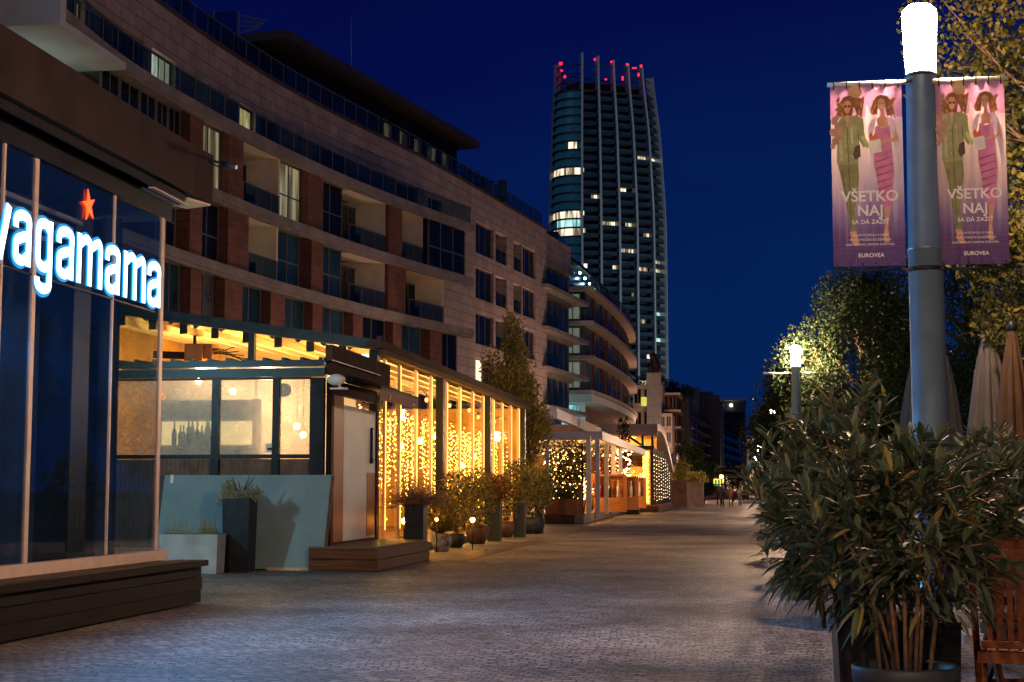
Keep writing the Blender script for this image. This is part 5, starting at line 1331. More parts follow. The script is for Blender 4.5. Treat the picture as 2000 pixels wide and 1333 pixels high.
    img('balloon_glint',pm('glint',(.85,.72,.6)),1.9,[(140+12*math.cos(q*.9),26+14*math.sin(q*.9)) for q in range(7)])
    img('smile',pm('lips',(.75,.55,.5)),4,[(298,130),(316,129),(308,137)])
    img('blazer',pm('lilac_blazer',(.62,.50,.60)),2.6,[(236,210),(262,180),(276,186),(256,260),(250,300),(228,300),(222,250)],[(345,180),(386,205),(408,270),(414,350),(404,470),(390,400),(370,300),(352,240)])
    img('pink_dress',pink,3.3,[(266,240),(280,232),(300,246),(334,240),(352,228),(360,300),(368,420),(374,500),(362,600),(352,690),(300,680),(276,560),(252,440),(258,320)])
    img('dress_fold',pm('pink_dark',(.34,.10,.20)),4,*[[(262+3*i,430+38*i),(366-2*i,404+40*i),(366-2*i,410+40*i),(262+3*i,442+38*i)] for i in range(6)])
    img('belt',pm('gold',(.55,.38,.14)),4.2,[(300,320),(358,308),(358,316),(300,330)])
    img('white_bag',pm('whitebag',(.72,.66,.58)),5,[(224,318),(296,306),(304,378),(232,392)])
    img('red_bow',pm('bow',(.60,.16,.08)),5.2,[(226,290),(240,266),(252,290),(268,264),(282,300),(262,312),(232,316)])
    mb = MB()
    def tx(s,cx_,yb_,size,wt=1.0):
        text_to(mb,s,size*w/430,(x0+w*cx_/430,BY-.022 if dark else BY-.014,zb+h*(1-yb_/1010)),(1,0,0),(0,0,1),.001,spacing=wt,embolden=.022 if size > 30 else .008)
    white = mat('print_white',(1,.97,.98),.6,spec=.05)
    tx('VŠETKO',225,652,92,1.02); tx('NAJ',225,732,92,1.02); tx('SA DÁ ZAŽIŤ',225,778,36,1.05)
    tx('OSLÁVTE SPOLU S NAMI',222,846,19,1.05); tx('PRVÉ VÝROČIE ROZŠÍRENIA',222,872,19,1.05); tx('NÁKUPNÉHO CENTRA EUROVEA.',222,898,19,1.02); tx('EUROVEA',225,962,34,1.05)
    mb.build('lettering',white,t)
    mb = MB(); mb.tube([(x0-.02,BY,zt+.012),(x1+.03,BY,zt+.012)],.017,8); mb.m = 1
    for i in range(6):
        x_ = x0+w*(.05+.18*i); mb.box(x_-.004,x_+.004,BY-.021,BY+.021,zt-.03,zt+.03)
    mb.build('top_rail',[M['aluw'],M['black']],t)
    mb = MB(); mb.tube([(x0-.02,BY,zb-.028),(x1+.03,BY,zb-.028)],.009,6)
    for i in range(6):
        x_ = x0+w*(.05+.18*i); mb.lathe((x_,BY-.006,zb+.018),[(.006,-.003),(.010,0),(.006,.003)],8); mb.tube([(x_,BY,zb+.015),(x_,BY,zb-.03)],.0025,4)
    mb.build('bottom_rail',M['graphite'],t)
aL = atY(1621,168,BY); bL = atY(1768,516,BY); aR = atY(1826,154,BY); bR_ = atY(1972,510,BY)
zt_ = (aL.z+aR.z)/2
banner(aL.x,bL.x+.005,aL.z-.005,bL.z-.01,'purple banner with two walking women hanging left of the lamp pole')
banner(aR.x,bR_.x,aL.z-.006,bL.z-.012,'wavier purple banner with two walking women hanging right of the lamp pole',True)
mb = MB(); mb.box(bL.x-.02,aR.x+.02,BY-.01,BY+.012,aL.z+.0,aL.z+.022); mb.box(bL.x-.02,aR.x+.02,BY-.01,BY+.012,bL.z-.045,bL.z-.028)
mb.lathe((LXX,11,bL.z-.05),[(.1225,0),(.126,.001),(.126,.03),(.1225,.031)],32)
tag(mb.build('banner_clamp',M['graphite']),'grey clamp band holding both banners to the lamp pole','clamp')

# ------------------------------------------------------------------ TREES
def tree_mesh(name,label,loc,hgt,r0,crown,nleaf,L,w,lm,group=None,trunkh=None,clumps=16,cat='tree',lean=0,dens=None,seed=1):
    random.seed(seed)
    t = T(name,label,cat,loc,group); x,y,z = loc
    th = trunkh or hgt*.35
    mb = MB(); top = Vector((x+lean,y,th))
    mb.tube([(x,y,0),(x+lean*.3,y+.04,th*.5),top,(x+lean*1.1,y,hgt*.85)],[r0,r0*.8,r0*.62,r0*.15],8)
    cx_,cy_,cz_,rx,ry,rz = crown; cs = []
    for i in range(clumps):
        a = random.uniform(0,2*PI); u = random.uniform(-.95,.98); rr = math.sqrt(max(0,1-u*u))*random.uniform(.45,.95)
        c = Vector((cx_+rx*rr*math.cos(a),cy_+ry*rr*math.sin(a),cz_+rz*u*.92)); cs.append(c)
        s0 = Vector((x+lean,y,min(max(th*.9,c.z-rz*.5),hgt*.8)))
        md = (s0+c)/2+Vector((random.uniform(-.15,.15),random.uniform(-.15,.15),-.08*rz))
        mb.tube([s0,md,c],[r0*.34,r0*.2,r0*.05],5)
        for j in range(3):
            e = c+Vector((random.uniform(-1,1)*rx,random.uniform(-1,1)*ry,random.uniform(-.6,1)*rz))*.34
            mb.tube([md.lerp(c,.6),e],[r0*.09,r0*.02],4,False)
    mb.build('trunk',M['bark'],t)
    mb = MB(); cr_ = .44 if dens is None else dens
    for c in cs:
        k = random.uniform(.7,1.25)
        leafcloud(mb,c,rx*cr_*k,ry*cr_*k,rz*cr_*.8*k,int(nleaf/clumps),L,w,shell=.0,up=-.2)
    mb.build('crown',lm,t)
    return t
lf_warm = leaf_mat('autumn_leaf',(.022,.032,.007),(.095,.075,.014),.65,.15,.35)
lf_dark = leaf_mat('evergreen_leaf',(.012,.025,.009),(.026,.042,.014),.7,.1,.12)
lf_young = leaf_mat('young_tree_leaf',(.14,.16,.04),(.50,.38,.09),.6,.15,.45)
tree_mesh('deciduous_tree','yellow green autumn tree behind the right banner with warm lit leaves',(3.9,13.6,0),7.2,.10,(3.52,13.4,4.5,1.85,1.4,2.9),62000,.058,.040,lf_warm,trunkh=2.2,clumps=64,dens=.28,seed=3)
tree_mesh('deciduous_tree','low overhanging autumn tree in front of the closed cream parasol',(3.15,13.0,0),4.6,.06,(2.35,12.7,3.0,.80,.5,.70),6500,.052,.038,lf_warm,trunkh=2.4,clumps=16,dens=.36,seed=5)
T2c = atY(1668,700,38)
tree_mesh('evergreen_tree','dark round evergreen tree right of the second street lamp',(T2c.x+.2,38,0),6.4,.16,(T2c.x+.15,38,4.0,1.75,1.6,2.3),52000,.085,.05,lf_dark,trunkh=1.9,clumps=60,dens=.40,seed=8)
tree_mesh('evergreen_tree','dark dense tree behind the lamp pole and grey closed parasols',(4.3,30,0),6.0,.15,(4.1,30,3.7,1.9,1.6,2.5),26000,.10,.055,lf_dark,trunkh=1.8,clumps=36,dens=.36,seed=9)
for i,(x,y,h,lb_) in enumerate(((1.95,52,5.9,'dark tree just left of the second street lamp'),(1.95,60,6.2,'second dark tree receding along the right side'),(2.1,80,6.6,'third dark tree receding along the right side'),(3.2,112,7.2,'fourth dark tree receding along the right side'),(4.6,150,7.5,'farthest dark tree on the right side'))):
    tree_mesh('evergreen_tree',lb_,(x,y,0),h,.15,(x,y,h*.58,1.55+.1*i,1.6,h*.42),9000,.14,.08,lf_dark,'trees along the right side',trunkh=1.6,clumps=30,dens=.36,seed=20+i)
q = atY(990,700,49); tq = atY(990,640,49)
tree_mesh('slender_tree','slender green yellow tree behind the terrace roof before the stone facade',(q.x,49,0),tq.z,.09,(q.x,49,(tq.z+2.4)/2+.4,.80,.7,(tq.z-2.8)/2),4200,.13,.07,lf_young,trunkh=2,clumps=34,dens=.42,seed=12)
t_ = atY(1000,760,48)
tree_mesh('bushy_tree','broad yellow green tree at the far end of the glass terrace',(t_.x+.1,48,0),t_.z+.6,.07,(t_.x+.15,48,3.6,.95,.6,1.5),5500,.13,.07,lf_young,trunkh=1.4,clumps=26,dens=.42,seed=13)

# ------------------------------------------------------------------ OLEANDERS in the right foreground
ol = leaf_mat('oleander_leaf',(.024,.052,.028),(.10,.12,.065),.55,.28,.12)
def long_leaf(mb,p,d,L,w,droop=.25):
    sd = d.cross(Vector((0,0,1)));
    if sd.length < .05: sd = Vector((1,0,0))
    sd.normalize(); sd = (sd+Vector((random.gauss(0,.5),random.gauss(0,.5),random.gauss(0,.5)))*.6).normalized()
    sd = (sd-d*sd.dot(d)).normalized(); nn = sd.cross(d)
    P = []; cs = ((0,.12),(.3,.9),(.62,1),(.85,.6),(1,.04))
    vs = []
    for s_,ww in cs:
        c = p+d*L*s_-Vector((0,0,1))*droop*L*s_*s_
        vs += [c-sd*w*ww/2+nn*w*.12*ww, c-nn*w*.10*ww, c+sd*w*ww/2+nn*w*.12*ww]
    fs = []
    for i in range(4): fs += [(3*i,3*i+1,3*i+4,3*i+3),(3*i+1,3*i+2,3*i+5,3*i+4)]
    mb.add(vs,fs,True)
def oleander(name,label,x,y,pz,R,zlo,ztop,nst,nwh,L,w,seed,group=None,pot=True,potr=.225,oval=1.0):
    random.seed(seed)
    t = T(name,label,'oleander',(x,y,0),group)
    if pot:
        mb = MB(); mb.lathe((x,y,0),[(.001,.0),(potr*.76,.0),(potr*.93,pz*.78),(potr*.94,pz*.80),(potr*1.02,pz*.82),(potr*1.04,pz-.01),(potr*1.0,pz),(potr*.93,pz-.01),(potr*.9,pz-.05)],36); mb.build('pot',M['pot'],t)
        mb = MB(); mb.lathe((x,y,0),[(.001,pz-.04),(potr*.92,pz-.045)],24); mb.build('soil',M['soil'],t)
    stems = MB(); lv = MB(); c0 = Vector((x,y,pz-.04)); zc = (ztop+zlo)/2; rz = (ztop-zlo)/2
    tips = []
    for i in range(nst):
        a = 2*PI*i/nst+random.uniform(-.2,.2); b0 = c0+Vector((math.cos(a),math.sin(a),0))*random.uniform(.02,potr*.6)
        e = Vector((x+R*.55*math.cos(a)*random.uniform(.3,1),y+R*.55*math.sin(a)*random.uniform(.3,1),zc+rz*random.uniform(-.3,.3)))
        m1 = b0.lerp(e,.5)+Vector((0,0,.08)); stems.tube([b0,m1,e],[.011,.009,.006],6); tips.append((m1,e))
    for i in range(nwh):
        u = random.uniform(-1,1); a = random.uniform(0,2*PI); rr = math.sqrt(1-u*u); k = random.uniform(.35,1)**.5
        P = Vector((x+R*rr*k*math.cos(a),y+R*oval*rr*k*math.sin(a),zc+rz*u*k))
        bump_ = 1+.16*math.sin(a*3+seed)+.12*math.sin(u*7+a*2); P = Vector((x,y,zc))+(P-Vector((x,y,zc)))*bump_
        src = min(tips,key=lambda q_:(q_[1]-P).length)[1]
        dr = (P-Vector((x,y,zlo-.1))).normalized(); dr = (dr+Vector((random.gauss(0,.25),random.gauss(0,.25),random.gauss(0,.2)))).normalized()
        if i % 3 == 0 or k < .7: stems.tube([src,src.lerp(P,.6)+Vector((0,0,-.02)),P],[.005,.004,.003],4,False)
        tw = P-dr*.10
        for j in range(random.randint(8,13)):
            a2 = random.uniform(0,2*PI); s1 = dr.cross(Vector((.3,.2,1))).normalized(); s2 = dr.cross(s1)
            op = random.uniform(.35,1.25); d = (dr*math.cos(op)+(s1*math.cos(a2)+s2*math.sin(a2))*math.sin(op)).normalized()
            low = max(0,-(P.z-zc)/rz)
            long_leaf(lv,tw+dr*.10*random.random(),d,L*random.uniform(.7,1.25),w*random.uniform(.8,1.2),.15+.75*low)
    stems.build('stem',mat('oleander_stem',(.16,.095,.055),.7,noise=.3,nscale=30),t); lv.build('foliage',ol,t)
    return t
oleander('oleander_bush','large potted oleander bush in black pot filling the right foreground',.70,7.0,.44,.53,.62,1.47,12,250,.135,.025,4)
oleander('oleander_bush','taller oleander bush rising from the dark square planter behind the large potted one',.50,8.0,.55,.46,.60,1.72,9,240,.13,.023,6,pot=False)
oleander('oleander_bush','oleander bush at the foot of the foreground lamp pole',1.50,9.6,.85,.50,.88,1.52,7,210,.12,.020,7,pot=False)
for i,(x,y,h) in enumerate(((1.0,13.5,1.62),(.75,17.5,1.75),(.9,22.5,1.85),(1.0,29,2.0),(1.1,44,2.2),(1.2,58,2.4))):
    oleander('oleander_bush','%s oleander of the row receding along the right edge of the street'%['nearest','second nearest','third','fourth','fifth','farthest'][i],x,y,.45,.52+.05*i,.45,h,7,[240,200,170,150,120,120][i],.13+.012*i,.022+.005*i,30+i,'oleanders lining the street')
# dark square planter behind the foreground pot
square_planter('square_planter','dark square planter box just behind the black oleander pot',atY(1634,1250,7.6).x,atY(1876,1250,7.6).x,7.55,8.1,.58,M['black'],None,None)

# ------------------------------------------------------------------ CLOSED PARASOLS
def parasol(label,x,y,zt,zb,r,m,logo=False,seed=1):
    random.seed(seed)
    t = T('closed_parasol',label,'parasol',(x,y,0),'closed parasols on the right')
    mb = MB(); mb.tube([(x,y,0),(x,y,zt+.05)],.028,10); mb.build('pole',M['graphite'],t)
    N = 64; prof = [(0,.10),(.03,.22),(.25,.52),(.6,.82),(.9,1.0),(1.0,.93)]; vs = []; k = 0
    mb = MB()
    for s_,rr in prof:
        z = zt-(zt-zb)*s_
        for j in range(N):
            a = 2*PI*j/N; f = 1+(.24*math.sin(a*8+seed)+.10*math.sin(a*15+seed*2))*min(1,s_*3)
            vs.append((x+r*rr*f*math.cos(a),y+r*rr*f*math.sin(a),z+(.05*math.sin(a*8) if s_==1 else 0)))
    n_ = len(prof); fs = [(i*N+j,i*N+(j+1)%N,(i+1)*N+(j+1)%N,(i+1)*N+j) for i in range(n_-1) for j in range(N)]
    mb.add(vs,fs,True); mb.build('canopy',m,t)
    mb = MB(); mb.lathe((x,y,zt-.02),[(.035,0),(.045,.02),(.03,.07),(.001,.08)],10); mb.build('cap',M['black'],t)
    mb = MB(); mb.box(x-.3,x+.3,y-.3,y+.3,.0,.07); mb.build('base',M['concrete'],t)
grey_f = mat('grey_parasol_fabric',(.018,.021,.026),.9,noise=.15,nscale=8); cream_f = mat('cream_parasol_fabric',(.05,.045,.042),.9,noise=.2,nscale=6); orange_f = mat('tan_parasol_fabric',(.05,.028,.015),.9,noise=.2,nscale=6)
for (px,py,pb,Y,r,m,lb_,sd_) in ((1796,690,900,17.0,.19,grey_f,'narrow brown grey closed parasol just left of the lamp pole',1),(1852,690,960,16.2,.17,grey_f,'grey closed parasol touching the right side of the lamp pole',2),(1940,640,1000,12.9,.19,cream_f,'large cream closed parasol under the autumn leaves',4),(1988,640,1010,12.2,.15,orange_f,'tan closed parasol at the right edge of the view',5)):
    a = atY(px,py,Y); b = atY(px,pb,Y); parasol(lb_,b.x,Y,a.z,b.z,r,m,seed=sd_)

# ------------------------------------------------------------------ WOODEN CHAIRS AND TABLE
def chair(label):
    t = T('folding_chair',label,'chair',(0,0,0),'wooden terrace chairs on the right')
    W_ = .44
    mb = MB()
    for i in range(8): mb.box(-.20+.052*i,-.20+.052*i+.038,-.19,.20,.435,.452)
    mb.build('seat',M['rwood'],t)
    mb = MB(); mb.box(-.23,.23,-.215,-.192,.39,.45); mb.box(-.23,.23,.202,.225,.39,.45)
    for x in (-.245,.223): mb.box(x,x+.022,-.21,.22,.39,.45)
    mb.build('seat_frame',M['rwood'],t)
    mb = MB()
    for i in range(9): mb.box(-.205+.047*i,-.205+.047*i+.026,.262,.278,.50,.86)
    mb.build('back_slats',M['rwood'],t)
    mb = MB(); mb.box(-.25,.25,.255,.285,.865,.925); mb.box(-.225,.225,.257,.283,.465,.498); split_build(mb,'back_rail',M['rwood'],t)
    for sx_ in (-1,1):
        mb = MB(); mb.bar((sx_*.262,-.24,0),(sx_*.262,.27,.90),.03,.045); mb.build('leg',M['rwood'],t)
        mb = MB(); mb.bar((sx_*.232,.30,0),(sx_*.232,-.18,.44),.026,.04); mb.build('leg',M['rwood'],t)
    mb = MB(); mb.bar((-.24,-.16,.14),(.24,-.16,.14),.025); mb.bar((-.22,.2,.12),(.22,.2,.12),.025); mb.build('stretcher',M['rwood'],t)
    return t
ch0 = chair('nearest wooden slatted folding chair right of the oleander pot'); ch0.location = (1.38,7.75,0); ch0.rotation_euler.z = rad(168)
for x,y,rz,lb_ in ((1.98,7.7,12,'wooden slatted chair beside the nearest one at the frame edge'),(1.62,9.0,10,'wooden slatted chair behind the nearest one, before the table'),(2.0,11.6,5,'wooden slatted chair on the far side of the first table'),(2.62,16.3,0,'orange lit wooden chair back farther behind the oleander'),(3.15,16.5,-8,'wooden chair right of the orange lit one'),(2.3,13.6,175,'wooden chair between the cream parasol and the table')):
    copytree(ch0,(x,y,0),lb_,rad(rz))
def table(label,x,y):
    t = T('slatted_table',label,'table',(x,y,0),'slatted wooden tables on the right')
    mb = MB()
    for i in range(9): mb.box(x-.36+.081*i,x-.36+.081*i+.07,y-.36,y+.36,.725,.745)
    mb.build('table_top',M['rwood'],t)
    mb = MB(); mb.box(x-.34,x+.34,y-.33,y-.305,.66,.724); mb.box(x-.34,x+.34,y+.305,y+.33,.66,.724); mb.build('table_frame',M['rwood'],t)
    for sx_ in (-1,1):
        mb = MB(); mb.bar((x+sx_*.3,y-.3,0),(x+sx_*.3,y+.28,.70),.03,.04); mb.build('leg',M['rwood'],t)
        mb = MB(); mb.bar((x+sx_*.27,y+.3,0),(x+sx_*.27,y-.28,.70),.03,.04); mb.build('leg',M['rwood'],t)
table('slatted table nearest the viewer behind the first folding chair',2.05,8.75)
table('slatted table in front of the cream closed parasol',2.2,10.6); table('slatted table beside the far orange lit chairs',2.9,15.5)

# ------------------------------------------------------------------ PLANTS ALONG THE TERRACE
dry = leaf_mat('dry_curl',(.20,.12,.07),(.48,.33,.22),.7,.3); shrubm = leaf_mat('terrace_shrub',(.05,.065,.02),(.22,.18,.06),.5,.4,.3)
def curly(mb,c,n,R_):
    for i in range(n):
        d = Vector((random.gauss(0,1),random.gauss(0,1),abs(random.gauss(0,.8)))).normalized(); L = R_*random.uniform(.5,1.1); P = []; ph = random.uniform(0,6)
        for j in range(8):
            s_ = j/7; P.append(c+d*L*s_+Vector((.05*math.sin(ph+s_*7),.05*math.cos(ph+s_*6),-.12*L*s_**2+.03*math.sin(ph*2+s_*9))))
        mb.tube(P,[.006,.006,.005,.005,.004,.004,.003,.002],4,False)
def bushleaf(c,R_,h,n,L=.10,w=.03,spiky=False):
    def f(mb):
        for i in range(n):
            if spiky:
                a = random.uniform(0,2*PI); el = random.uniform(.3,1.5); d = Vector((math.cos(a)*math.cos(el),math.sin(a)*math.cos(el),math.sin(el)))
                p = Vector(c)+Vector((random.uniform(-1,1),random.uniform(-1,1),0))*R_*.35+d*random.uniform(0,.6)*h; long_leaf(mb,p,(d+Vector((random.gauss(0,.3),random.gauss(0,.3),.1))).normalized(),L*random.uniform(.6,1.2),w,.3)
            else:
                leafcloud(mb,Vector(c)+Vector((0,0,h*.55)),R_,R_,h*.55,1,L,w,shell=.2,up=.3)
    return f
def round_pot(name,label,x,y,r,h,m,leaf,lm,group='potted plants along the terrace glass',cat='potted plant',zb_=0):
    t = T(name,label,cat,(x,y,zb_),group)
    mb = MB(); mb.lathe((x,y,zb_),[(.001,0),(r*.62,0),(r*.95,h*.45),(r*1.0,h*.75),(r*.86,h*.93),(r*.94,h),(r*.84,h),(r*.78,h*.9)],24); mb.m = 1; mb.lathe((x,y,zb_),[(.001,h*.9),(r*.82,h*.905)],16); mb.build('pot',[m,M['soil']],t)
    if leaf:
        mb = MB(); leaf(mb); mb.build('foliage',lm,t)
        mb = MB()
        for i in range(5): mb.tube([(x+random.uniform(-.05,.05),y,zb_+h*.9),(x+random.uniform(-.2,.2),y+random.uniform(-.15,.15),zb_+h*.9+.4)],[.01,.006],5,False)
        mb.build('stem',M['bark'],t)
    return t
random.seed(50)
marb = mat('marbled_pot',(.24,.26,.27),.5,noise=.75,nscale=9); rustp = mat('brown_glazed_pot',(.10,.055,.035),.4,noise=.4,nscale=8)
def ppos(px,py): return atZ(px,py,0)
# tall dark planter with curly dry grass, first in the row (stands on the step end)
p = atY(819,1054,26.8); pz = .36
t = T('tall_planter','tall dark planter with curly dry grass at the end of the wooden step','planter',(p.x,26.6,.0))
mb = MB(); hx_ = atY(819,985,26.6).z; mb.box(p.x-.19,p.x+.15,26.42,26.76,.0,hx_); mb.build('box',M['graphite'],t)
mb = MB(); curly(mb,Vector((p.x,26.6,hx_)),340,.72); mb.build('foliage',dry,t)
p = ppos(862,1078); p2=p
round_pot('potted_plant','green bamboo like plant in marbled grey pot by the wooden step',p.x,p.y,.21,.36,marb,bushleaf((p.x,p.y,.38),.42,1.15,1300,.20,.028,True),shrubm)
p = ppos(900,1070); round_pot('potted_plant','low shrub in squat dark pot behind the marbled pot',p.x-.1,p.y,.2,.3,M['pot'],bushleaf((p.x-.1,p.y,.3),.42,1.2,1200,.13,.038),shrubm)
p = ppos(932,1063); round_pot('potted_plant','round brown pot with thin shrub beside the orange ground light',p.x,p.y,.27,.44,rustp,bushleaf((p.x,p.y,.44),.42,1.15,1200,.13,.038),shrubm)
for i,(pa,pb,pb_y,pt,lb_) in enumerate(((950,977,1058,980,'first tall dark planter along the terrace, with reddish shrub'),(1001,1025,1050,983,'second tall dark planter along the terrace, with leafy shrub'),(1045,1060,1042,990,'third tall dark planter at the end of the terrace'))):
    a = ppos(pa,pb_y); b = atY(pb,pb_y,a.y); h = atY(pa,pt,a.y).z
    random.seed(60+i); c = ((a.x+b.x)/2,a.y+.18,h)
    square_planter('tall_planter',lb_,a.x,b.x,a.y,a.y+.36,h,M['graphite'],bushleaf(c,.46,1.05,1300,.13,.042,i==0),[leaf_mat('red_shrub',(.12,.05,.02),(.28,.13,.05),.6,.3),shrubm,shrubm][i],'tall planters along the terrace glass')
p = ppos(987,1050); round_pot('potted_plant','brown glazed pot between the first and second tall dark planters',p.x,p.y,.26,.42,rustp,bushleaf((p.x,p.y,.42),.34,.8,800,.11,.035),shrubm)
p = ppos(1040,1043); round_pot('potted_plant','dark round tub with leafy shrub at the far terrace corner',p.x,p.y,.36,.48,M['pot'],bushleaf((p.x,p.y,.48),.55,1.15,1500,.14,.045),shrubm)
# orange ground lights between the pots
for i,(px,py,Y,lb_) in enumerate(((789,1018,27.0,'small orange ground light beside the wooden step'),(923,1016,31.2,'small orange ground light between the round pots'),(853,1015,29.6,'faint orange ground light behind the bamboo plant'))):
    q = atY(px,py,Y); t = T('ground_light',lb_,'light',(q.x,Y,0),'orange ground lights')
    mb = MB(); mb.tube([(q.x,Y,0),(q.x,Y,q.z-.04)],.012,6); mb.build('stake',M['black'],t)
    mb = MB(); mb.ball(q,.05 if i < 2 else .03,10,8); mb.build('lamp_head',mat('orange_glow',(1,.5,.1),.4,emit=(1,.30,.035),es=70),t)

# ------------------------------------------------------------------ SECOND RESTAURANT TERRACE (white pergola + waved roof pavilion)
pg = T('white_pergola','white flat pergola over planted restaurant terrace beyond the glass terrace','pergola',(-7,60,0))
cA = atY(1177,845,57); PXX = cA.x; zP = cA.z
mb = MB(); mb.box(-14,PXX,56.9,57.1,zP-.28,zP+.04); mb.box(PXX-.12,PXX+.0,57.101,83,zP-.28,zP+.038); mb.box(-14,PXX-.13,82.9,83,zP-.28,zP+.03)
mb.build('beam',M['aluw'],pg)
q1_ = atY(1040,827,75); mb = MB(); mb.box(-16,atY(1088,826,66).x,66,66.2,q1_.z-.2,q1_.z+.25); mb.box(atY(1088,826,66).x-.2,atY(1088,826,66).x,66.21,90,q1_.z-.2,q1_.z+.24); mb.build('upper_beam',M['aluw'],pg)
mb = MB()
for y in [59+2.2*i for i in range(11)]: mb.box(-14,PXX-.13,y,y+.06,zP-.2,zP-.1)
split_build(mb,'rafter',M['aluw'],pg)
mb = MB(); mb.box(-14,PXX-.15,57.15,82.8,zP-.04,zP+.0); mb.build('roof_panel',M['cream'],pg)
for px in (1152,1169,1186,1200,1213):
    y = atX(px,900,PXX-.1).y; mb = MB(); mb.box(PXX-.22,PXX-.06,y-.08,y+.08,.3,zP-.29); split_build(mb,'post',M['aluw'],pg)
y = 57.05; xq = atY(1068,900,57.05).x; mb = MB(); mb.box(xq-.07,xq+.07,57.12,57.26,.3,zP-.29); split_build(mb,'post',M['aluw'],pg)
# low wall, floor edge and boxes
sa_ = atZ(1140,1024); sb_ = atZ(1245,998)
mb = MB(); mb.hexa([(sa_.x-.35,sa_.y,0),(sa_.x,sa_.y,0),(sb_.x,sb_.y,0),(sb_.x-.5,sb_.y,0)],[(sa_.x-.35,sa_.y,.36),(sa_.x,sa_.y,.36),(sb_.x,sb_.y,.36),(sb_.x-.5,sb_.y,.36)])
tag(mb.build('stone_kerb',grid_mat('kerb_blocks',(.36,.27,.21),(.12,.09,.07),2.6,.5,.03,.8,.15)),'pale stone block kerb along the planted restaurant terrace','kerb')
a = atZ(1062,1024); mb = MB(); mb.box(a.x,sa_.x-.36,sa_.y-.1,sa_.y+26,.0,.33)
tag(mb.build('timber_platform',M['step']),'brown timber platform edge under the planted restaurant terrace','platform')
a = atY(1066,1003,sa_.y+.2); b = atY(1129,975,sa_.y+.2)
tb = T('timber_box','orange timber planter box with low greenery at the terrace corner','planter',((a.x+b.x)/2,sa_.y+.5,.33))
mb = MB(); mb.box(a.x,b.x,sa_.y+.2,sa_.y+1.1,.335,b.z); mb.build('box',M['owood'],tb)
random.seed(70); mb = MB()
for i in range(12): leafcloud(mb,(a.x+(b.x-a.x)*(i+.5)/12,sa_.y+.6,b.z+.15),.25,.3,.25,90,.14,.035,up=1)
mb.build('foliage',leaf_mat('lush_leaf',(.03,.07,.02),(.10,.14,.04),.5,.4,.3),tb)
mb = MB(); mb.box(b.x+.02,b.x+.14,sa_.y+.2,sa_.y+.32,.335,b.z+.55)
tag(mb.build('timber_post',M['owood']),'short orange timber post beside the timber planter box','post')
gls = T('glass_screen','clear glass wind screen standing before the pergola plants','screen',(PXX-1,sa_.y+.1,0))
a = atY(1073,1000,57.5); b = atY(1147,855,57.5)
mb = MB(); mb.box(a.x,b.x-.1,57.5,57.52,.4,2.9); mb.build('pane',M['clear'],gls); mb = MB(); mb.box(atY(1137,900,57.4).x-.03,atY(1137,900,57.4).x+.03,57.42,57.48,.36,3.0); split_build(mb,'post',M['black'],gls)
# climbing plants
random.seed(71); redl = leaf_mat('red_leaf',(.16,.012,.018),(.34,.035,.03),.5,.4,.3)
for nm,lb_,m_,boxes_ in (('climbing_plant','broad yellow green climbing plant left under the white pergola',shrubm,[(1075+9*i,870+((i*37)%70),57.9) for i in range(9)]+[(1080+9*i,925+((i*23)%50),57.9) for i in range(6)]),
    ('climbing_plant','deep red climbing plant between the white pergola posts',redl,[(1160,900,64),(1178,885,68),(1178,912,68),(1165,930,64),(1196,905,74),(1188,930,72),(1192,945,72)]),
    ('climbing_plant','deep red climber on the farthest pergola posts',redl,[(1214,880,80),(1220,895,80),(1217,912,80),(1212,900,80)])):
    pts = [atY(*b_) for b_ in boxes_]; c0 = pts[0]
    t = T(nm,lb_,'climber',(pts[0].x,pts[0].y,.35))
    mb = MB()
    for q in pts: leafcloud(mb,q,.42,.35,.55,230 if m_ is shrubm else 300,.12,.08,shell=0,up=-.3)
    mb.build('foliage',m_,t)
    mb = MB()
    for q in pts[::2]: mb.tube([(q.x+random.uniform(-.2,.2),q.y,.35),(q.x,q.y,q.z*.5),q],[.03,.02,.01],5)
    mb.build('stem',M['bark'],t)
t = T('small_tree','thin dark leafed tree poking above the pergola roof','tree',(atY(1218,860,78).x,78,.35))
mb = MB(); q = atY(1218,845,78); mb.tube([(q.x,78,.35),q],[.04,.01],5); mb.build('trunk',M['bark'],t)
mb = MB(); 
for dz in (0,.5,-.5,-1.1): leafcloud(mb,q+Vector((0,0,dz)),.3,.3,.4,130,.14,.08,shell=0)
mb.build('crown',lf_dark,t)
